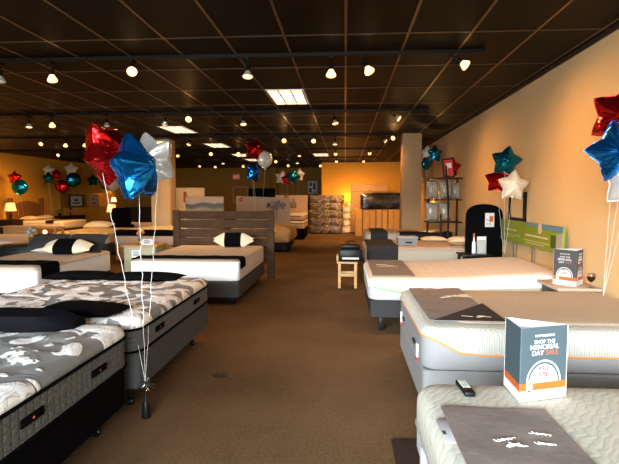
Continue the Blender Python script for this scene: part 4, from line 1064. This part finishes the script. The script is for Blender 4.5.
for z, row in ((1.034, 'lower'), (1.504, 'upper')):
    for x, pos in ((1.86, 'left'), (2.14, 'middle')):
        bag(x, 10.95, z, .26, .40, .16, 'plastic bagged pillow on the %s rack shelf, %s' % (row, pos))
bag(2.36, 10.98, 1.504, .18, .36, .14, 'narrow dark bagged pillow on the upper rack shelf by the wall')
t = thing('framed_poster', (2.17, 10.66, 1.954), 'black framed red and white poster on top of the pillow rack', 'picture')
Rr = Matrix.Translation((2.17, 10.66, 1.954)) @ Matrix.Rotation(-.1, 4, 'Y')
build(G().box(-.12, .12, 0, .03, 0, .40).xf(Rr), 'frame', M['blackp'], t)
build(G().box(-.09, .09, -.003, 0, .03, .37).xf(Rr), 'print', M['redp'], t); build(G().box(-.05, .06, -.005, -.003, .2, .3).box(-.07, -.02, -.005, -.003, .06, .2).xf(Rr), 'artwork', M['whiteflat'], t)

# arc lamp behind column
t = thing('arc_lamp', (2.0, 14.6, 0), 'thin arched floor lamp behind the right column', 'lamp')
build(G().lathe([(.14, 0), (.14, .03), (.02, .04)], (2.05, 14.6, 0), 18), 'lamp_base', M['steel'], t)
build(G().tube([(2.05, 14.6, .03), (2.05, 14.6, 1.2), (2.07, 14.6, 1.75), (2.15, 14.6, 1.95), (2.3, 14.6, 1.95), (2.4, 14.6, 1.82)], .012, 8), 'pole', M['steel'], t)
build(G().lathe([(.012, .08), (.06, .03), (.08, -.03), (.075, -.03)], (2.4, 14.6, 1.76), 16), 'lamp_shade', M['shade'], t)
ld = bpy.data.lights.new('bulb_light', 'POINT'); ld.energy = 25; ld.color = (1, .55, .15); ld.shadow_soft_size = .05
lo = bpy.data.objects.new('bulb_light', ld); COL.objects.link(lo); lo.parent = t; lo.location = (.4, 0, 1.66)

# floor mat under the nearest right bed
solo(G().box(.30, 1.6, 1.2, 3.12, 0, .012, .004), 'floor_mat', M['mat_dk'], 'dark brown floor mat under the nearest right bed', 'mat')

# ================================================================ wall things at the back
t = thing('exit_sign', (-6.0, 27.37, 2.55), 'small red lit EXIT sign on the brown back wall', 'exit sign')
build(G().box(-6.17, -5.80, 27.33, 27.4, 2.52, 2.80, .01), 'housing', M['whiteflat'], t); 
build(G().box(-6.15, -5.82, 27.325, 27.331, 2.54, 2.78), 'sign_face', M['whiteflat'], t)
text('EXIT', .17, M['exitr'], 'lettering', t, (.015, -.05, .06), Matrix.Rotation(PI/2, 4, 'X'), .002)
t = thing('framed_picture', (-1.75, 27.38, 1.6), 'black and white framed print on the brown back wall', 'picture')
build(G().box(-2.03, -1.5, 27.34, 27.4, 1.72, 2.42, .005), 'frame', M['whiteflat'], t)
g = G().box(-1.95, -1.82, 27.33, 27.34, 1.8, 2.05).box(-1.75, -1.6, 27.33, 27.34, 1.95, 2.3).box(-1.95, -1.8, 27.33, 27.34, 2.15, 2.33).box(-1.72, -1.58, 27.33, 27.34, 1.78, 1.86)
build(g, 'artwork', M['blackp'], t)
t = thing('framed_picture', (-5.6, 27.38, 1.3), 'pale brown panel on the back wall below the exit sign', 'picture')
build(G().box(-6.2, -5.3, 27.36, 27.4, 1.2, 2.15, .005), 'frame', M['tan'], t); build(G().box(-6.12, -5.38, 27.355, 27.36, 1.28, 2.07), 'print', M['paint_d'], t)

# ================================================================ balloons
def star_mesh(R, T=.09, inner=.60, na=60, nr=9):
    def rad(th):
        a = (th) % (2*PI/5); a = min(a, 2*PI/5-a)        # 0 at tip
        p1 = (R, 0); p2 = (R*inner*math.cos(PI/5), R*inner*math.sin(PI/5))
        d = (math.cos(a), math.sin(a)); ex, ey = p2[0]-p1[0], p2[1]-p1[1]
        den = d[0]*ey-d[1]*ex; r = (p1[0]*ey-p1[1]*ex)/den
        return r*(1-.07*math.exp(-(a/.12)**2)) 
    vs = []; fs = []; rings = []
    def ring(s, side, flange=0):
        out = []
        for k in range(na):
            th = 2*PI*k/na+PI/2; r = rad(2*PI*k/na)*s
            a = (2*PI*k/na) % (2*PI/5); a = min(a, 2*PI/5-a)
            loc = .75+.25*math.cos(a*5)
            z = T*side*((max(0, 1-s))**.62*.75+.25*math.sqrt(max(0, 1-s*s)))
            z += .006*side*math.sin(k*2*PI/na*15)*s*(1-s)*4
            out.append((r*math.cos(th), z, r*math.sin(th)))
        return out
    ss = [.06]+[i/nr for i in range(1, nr)]+[.96, 1.0]
    rings = [ring(s, 1) for s in ss]+[ring(1.03, 0)]+[ring(s, -1) for s in reversed(ss)]
    g = G().loft(rings); return g
def round_mesh(R, T=.12):
    g = G(); rings = []
    for i in range(1, 12):
        s = PI*i/12; rr = R*math.sin(s)
        rings.append([(rr*math.cos(2*PI*j/40)*(1+.012*math.sin(j*PI/2)*math.sin(s)), T*math.cos(s)*1.0, rr*math.sin(2*PI*j/40)) for j in range(40)])
    return g.loft(rings)
star_cache = {}
def balloon(x, y, z, R, m, rz, label, group, tilt=0, lean=0, anchor=None, shape='star', sw=.0017, name=None):
    key = (shape, round(R, 3), m.name)
    t = thing('star_balloon' if shape == 'star' else 'round_balloon', (x, y, z), label, 'balloon', group)
    rot = Matrix.Rotation(rz, 4, 'Z') @ Matrix.Rotation(lean, 4, 'X') @ Matrix.Rotation(tilt, 4, 'Y')
    if key not in star_cache:
        o = build(star_mesh(R, R*.56) if shape == 'star' else round_mesh(R, R*.55), 'foil_body', m, t, local=True, ang=75)
        star_cache[key] = o
    else:
        o = star_cache[key].copy(); COL.objects.link(o); o.parent = t
    o.matrix_basis = rot
    nk = rot @ Vector((0, 0, -R*(.42 if shape == 'star' else .95)))
    n = build(G().loft([[(nk.x+r*math.cos(j*PI/4), nk.y+r*math.sin(j*PI/4), nk.z+dz) for j in range(8)] for r, dz in ((.012, .03), (.012, -.01), (.02, -.06), (.014, -.06))]), 'neck', m, t, local=True)
    if anchor is not None:
        a = Vector(anchor)-Vector((x, y, z)); s0 = Vector((nk.x, nk.y, nk.z-.03)); pts = []
        for k in range(25):
            q = k/24; p = s0.lerp(a, q); c = .004*math.sin(q*34+x*5)+.003*math.sin(q*71)
            env = math.sin(PI*min(1, q*1.02)) if q < 1 else 0
            pts.append((p.x+c*env, p.y+.6*c*env, p.z))
        build(G().tube(pts, sw, 5), 'ribbon', M['ribbon'], t, local=True)
    return t

W1 = (-1.39, 3.335, .26)
G1 = 'balloons tied beside the second damask bed'
balloon(-1.85, 3.78, 1.89, .275, M['redf'], 1.50, 'big red foil star balloon in the near left bunch', G1, tilt=.62, lean=-.05, anchor=W1)
balloon(-1.54, 3.60, 1.755, .285, M['bluef'], 1.42, 'big blue foil star balloon in the near left bunch', G1, tilt=-.1, lean=-.15, anchor=W1)
balloon(-1.63, 4.20, 1.86, .27, M['whitef'], -.5, 'big white foil star balloon in the near left bunch', G1, tilt=-.3, lean=.1, anchor=W1)
t = thing('balloon_weight', (-1.39, 3.335, .0), 'silver tinsel balloon weight at the second damask bed corner', 'balloon weight')
build(G().lathe([(.03, 0), (.032, .02), (.026, .10), (.006, .15), (.004, .26)], (-1.39, 3.335, 0), 12), 'weight_body', M['blackp'], t)
g = G(); rnd = random.Random(8)
for k in range(70):
    a = rnd.random()*6.28; b = rnd.uniform(-.6, 1.3); L_ = rnd.uniform(.03, .07)
    c = Vector((-1.39, 3.335, .25)); d = Vector((math.cos(a)*math.cos(b), math.sin(a)*math.cos(b), math.sin(b)))
    s_ = d.cross(Vector((.3, .2, .9))).normalized()*.006
    e = c+d*L_+Vector((0, 0, -.02))
    g.add([c-s_, c+s_, e+s_, e-s_], [(0, 1, 2, 3)])
build(g, 'tinsel', M['silver'], t)

G2 = 'balloons above the slatted headboard'
W2 = (-2.2, 11.6, .9)
balloon(-2.08, 11.5, 2.63, .27, M['redf'], .4, 'red foil star balloon at the top of the middle bunch', G2, tilt=.3, anchor=(-2.05, 11.6, 0))
balloon(-1.86, 11.6, 2.42, .19, M['creamf'], .6, 'pale round foil balloon in the middle bunch', G2, anchor=(-2.02, 11.6, 0), shape='round')
balloon(-2.10, 11.4, 2.12, .26, M['bluef'], .85, 'blue foil star balloon at the bottom of the middle bunch', G2, tilt=.2, anchor=(-2.05, 11.55, 0))
G3 = 'balloons above the white display boards'
balloon(-2.14, 16.9, 2.20, .26, M['creamf'], 0, 'pale star balloon of the small bunch over the display boards', G3, tilt=.2, anchor=(-1.95, 17.2, 0))
balloon(-1.95, 16.8, 2.14, .23, M['redf'], .5, 'red star balloon of the small bunch over the display boards', G3, anchor=(-1.9, 17.2, 0))
balloon(-1.72, 16.7, 2.22, .27, M['tealf'], .2, 'teal star balloon of the small bunch over the display boards', G3, tilt=.3, anchor=(-1.8, 17.2, 0))
balloon(-1.55, 17.0, 2.30, .24, M['creamf'], -.5, 'white star balloon behind the teal one over the display boards', G3, tilt=.1, anchor=(-1.75, 17.2, 0))
G4 = 'balloons along the left wall'
def lb(u_, x, y, z, R, m, lab, **k): balloon(x, y, z, R, m, k.pop('rz', .3), lab, G4, anchor=k.pop('anchor', (x+.1, y, .9)), **k)
lb(0, -11.8, 17.2, 2.25, .26, M['redf'], 'red balloon at the left picture edge', rz=.4)
lb(0, -11.55, 17.1, 1.90, .27, M['tealf'], 'teal balloon under the red one at the left picture edge', shape='round')
lb(0, -12.0, 19.6, 2.62, .26, M['creamf'], 'pale star balloon of the bunch above the arched headboard')
lb(0, -11.9, 19.4, 2.30, .28, M['tealf'], 'dark teal star balloon of the bunch above the arched headboard', rz=.1)
lb(0, -11.6, 19.5, 2.45, .22, M['redf'], 'red star balloon peeking out above the arched headboard', rz=.6)
lb(0, -11.6, 20.6, 2.72, .29, M['creamf'], 'pale star balloon atop the bunch left of the niche', rz=.5)
lb(0, -11.35, 20.3, 2.27, .30, M['tealf'], 'teal round balloon of the bunch left of the niche', shape='round', rz=.7)
lb(0, -11.75, 20.1, 2.0, .28, M['redf'], 'red round balloon of the bunch left of the niche', shape='round')
lb(0, -11.45, 22.1, 2.30, .30, M['tealf'], 'dark teal star balloon behind the big red balloon', rz=.2)
lb(0, -10.75, 22.0, 2.22, .36, M['orangef'], 'orange foil round balloon behind the big red balloon', shape='round', anchor=(-10.7, 22.0, .0))
lb(0, -9.75, 20.5, 2.10, .28, M['creamf'], 'pale round balloon between the big red and blue balloons', anchor=(-9.7, 20.5, .0), shape='round', rz=.7)

G5 = 'balloons at the right edge'
balloon(2.20, 4.22, 2.20, .265, M['redf'], -.55, 'red foil star balloon at the right picture edge', G5, tilt=.35, lean=.1, anchor=(2.32, 4.62, .66))
balloon(2.16, 4.14, 1.91, .265, M['bluef'], -.35, 'blue foil star balloon at the right picture edge', G5, tilt=-.25, lean=.1, anchor=(2.32, 4.62, .66))
balloon(2.28, 4.18, 1.68, .245, M['whitef'], -.35, 'white foil star balloon at the right picture edge', G5, tilt=.15, anchor=(2.32, 4.62, .66))
G6 = 'balloons above the green sign'
balloon(2.26, 7.26, 2.05, .235, M['tealf'], -.1, 'teal foil star balloon above the green sign', G6, tilt=.18, anchor=(2.28, 7.3, .75))
balloon(2.20, 7.42, 1.79, .21, M['redf'], -.4, 'red foil star balloon half hidden behind the white star', G6, tilt=.1, anchor=(2.27, 7.3, .75))
balloon(2.28, 7.0, 1.70, .235, M['creamf'], .05, 'cream white foil star balloon above the green sign', G6, tilt=.08, anchor=(2.27, 7.25, .75))
balloon(2.27, 10.95, 2.19, .23, M['redf'], .1, 'red foil star balloon above the pillow rack', 'rack balloon', tilt=.1, anchor=(2.35, 10.95, 1.955))
G7 = 'balloons behind the right column'
balloon(2.22, 12.7, 2.62, .24, M['tealf'], .5, 'teal star balloon highest behind the right column', G7, anchor=(2.3, 13.1, .0))
balloon(2.08, 12.75, 2.42, .16, M['redf'], .2, 'red star balloon just right of the column', G7, anchor=(2.2, 13.1, .0))
balloon(1.98, 12.5, 2.36, .17, M['tealf'], .9, 'teal balloon lowest beside the right column', G7, shape='round', anchor=(2.2, 13.1, .0))
balloon(2.10, 13.1, 2.66, .22, M['creamf'], .2, 'pale grey star balloon behind the teal one at the column', G7, anchor=(2.25, 13.2, .0))

# ================================================================ light
w = bpy.data.worlds.new('world'); sc.world = w; w.use_nodes = True
w.node_tree.nodes['Background'].inputs[0].default_value = (.75, .88, 1, 1); w.node_tree.nodes['Background'].inputs[1].default_value = .8
for x, e in ((-6.3, 160), (-3.4, 420), (-.5, 680), (1.7, 20)):
    ld = bpy.data.lights.new('window_daylight', 'AREA'); ld.shape = 'RECTANGLE'; ld.size = 2.6 if x != 1.7 else 1.4; ld.size_y = 2.3; ld.energy = e; ld.color = (.86, .95, 1)
    lo = bpy.data.objects.new('window_daylight', ld); COL.objects.link(lo); lo.location = (x, YF-.3, 1.6); lo.rotation_euler = (PI/2-.75, 0, 0)
# bright street and sky across the road, shining through the shop windows
ld = bpy.data.lights.new('street_daylight', 'AREA'); ld.shape = 'RECTANGLE'; ld.size = 14; ld.size_y = 4; ld.energy = 20500; ld.color = (.90, .97, 1)
lo = bpy.data.objects.new('street_daylight', ld); COL.objects.link(lo); lo.location = (-8, -22, 6.3)
lo.rotation_euler = (Vector((-1, 6, .6))-lo.location).to_track_quat('-Z', 'Y').to_euler()

# ================================================================ camera
cam = bpy.data.cameras.new('camera'); cam.sensor_width = 36; cam.lens = 36*500/619; cam.clip_end = 100
co = bpy.data.objects.new('camera', cam); COL.objects.link(co); co.location = (0, 0, 1.55)
co.rotation_euler = (PI/2-math.radians(4.004), 0, math.radians(4.051)); sc.camera = co
sc.view_settings.view_transform = 'Standard'; sc.view_settings.look = 'None'; sc.view_settings.gamma = 1; sc.view_settings.exposure = 0.0
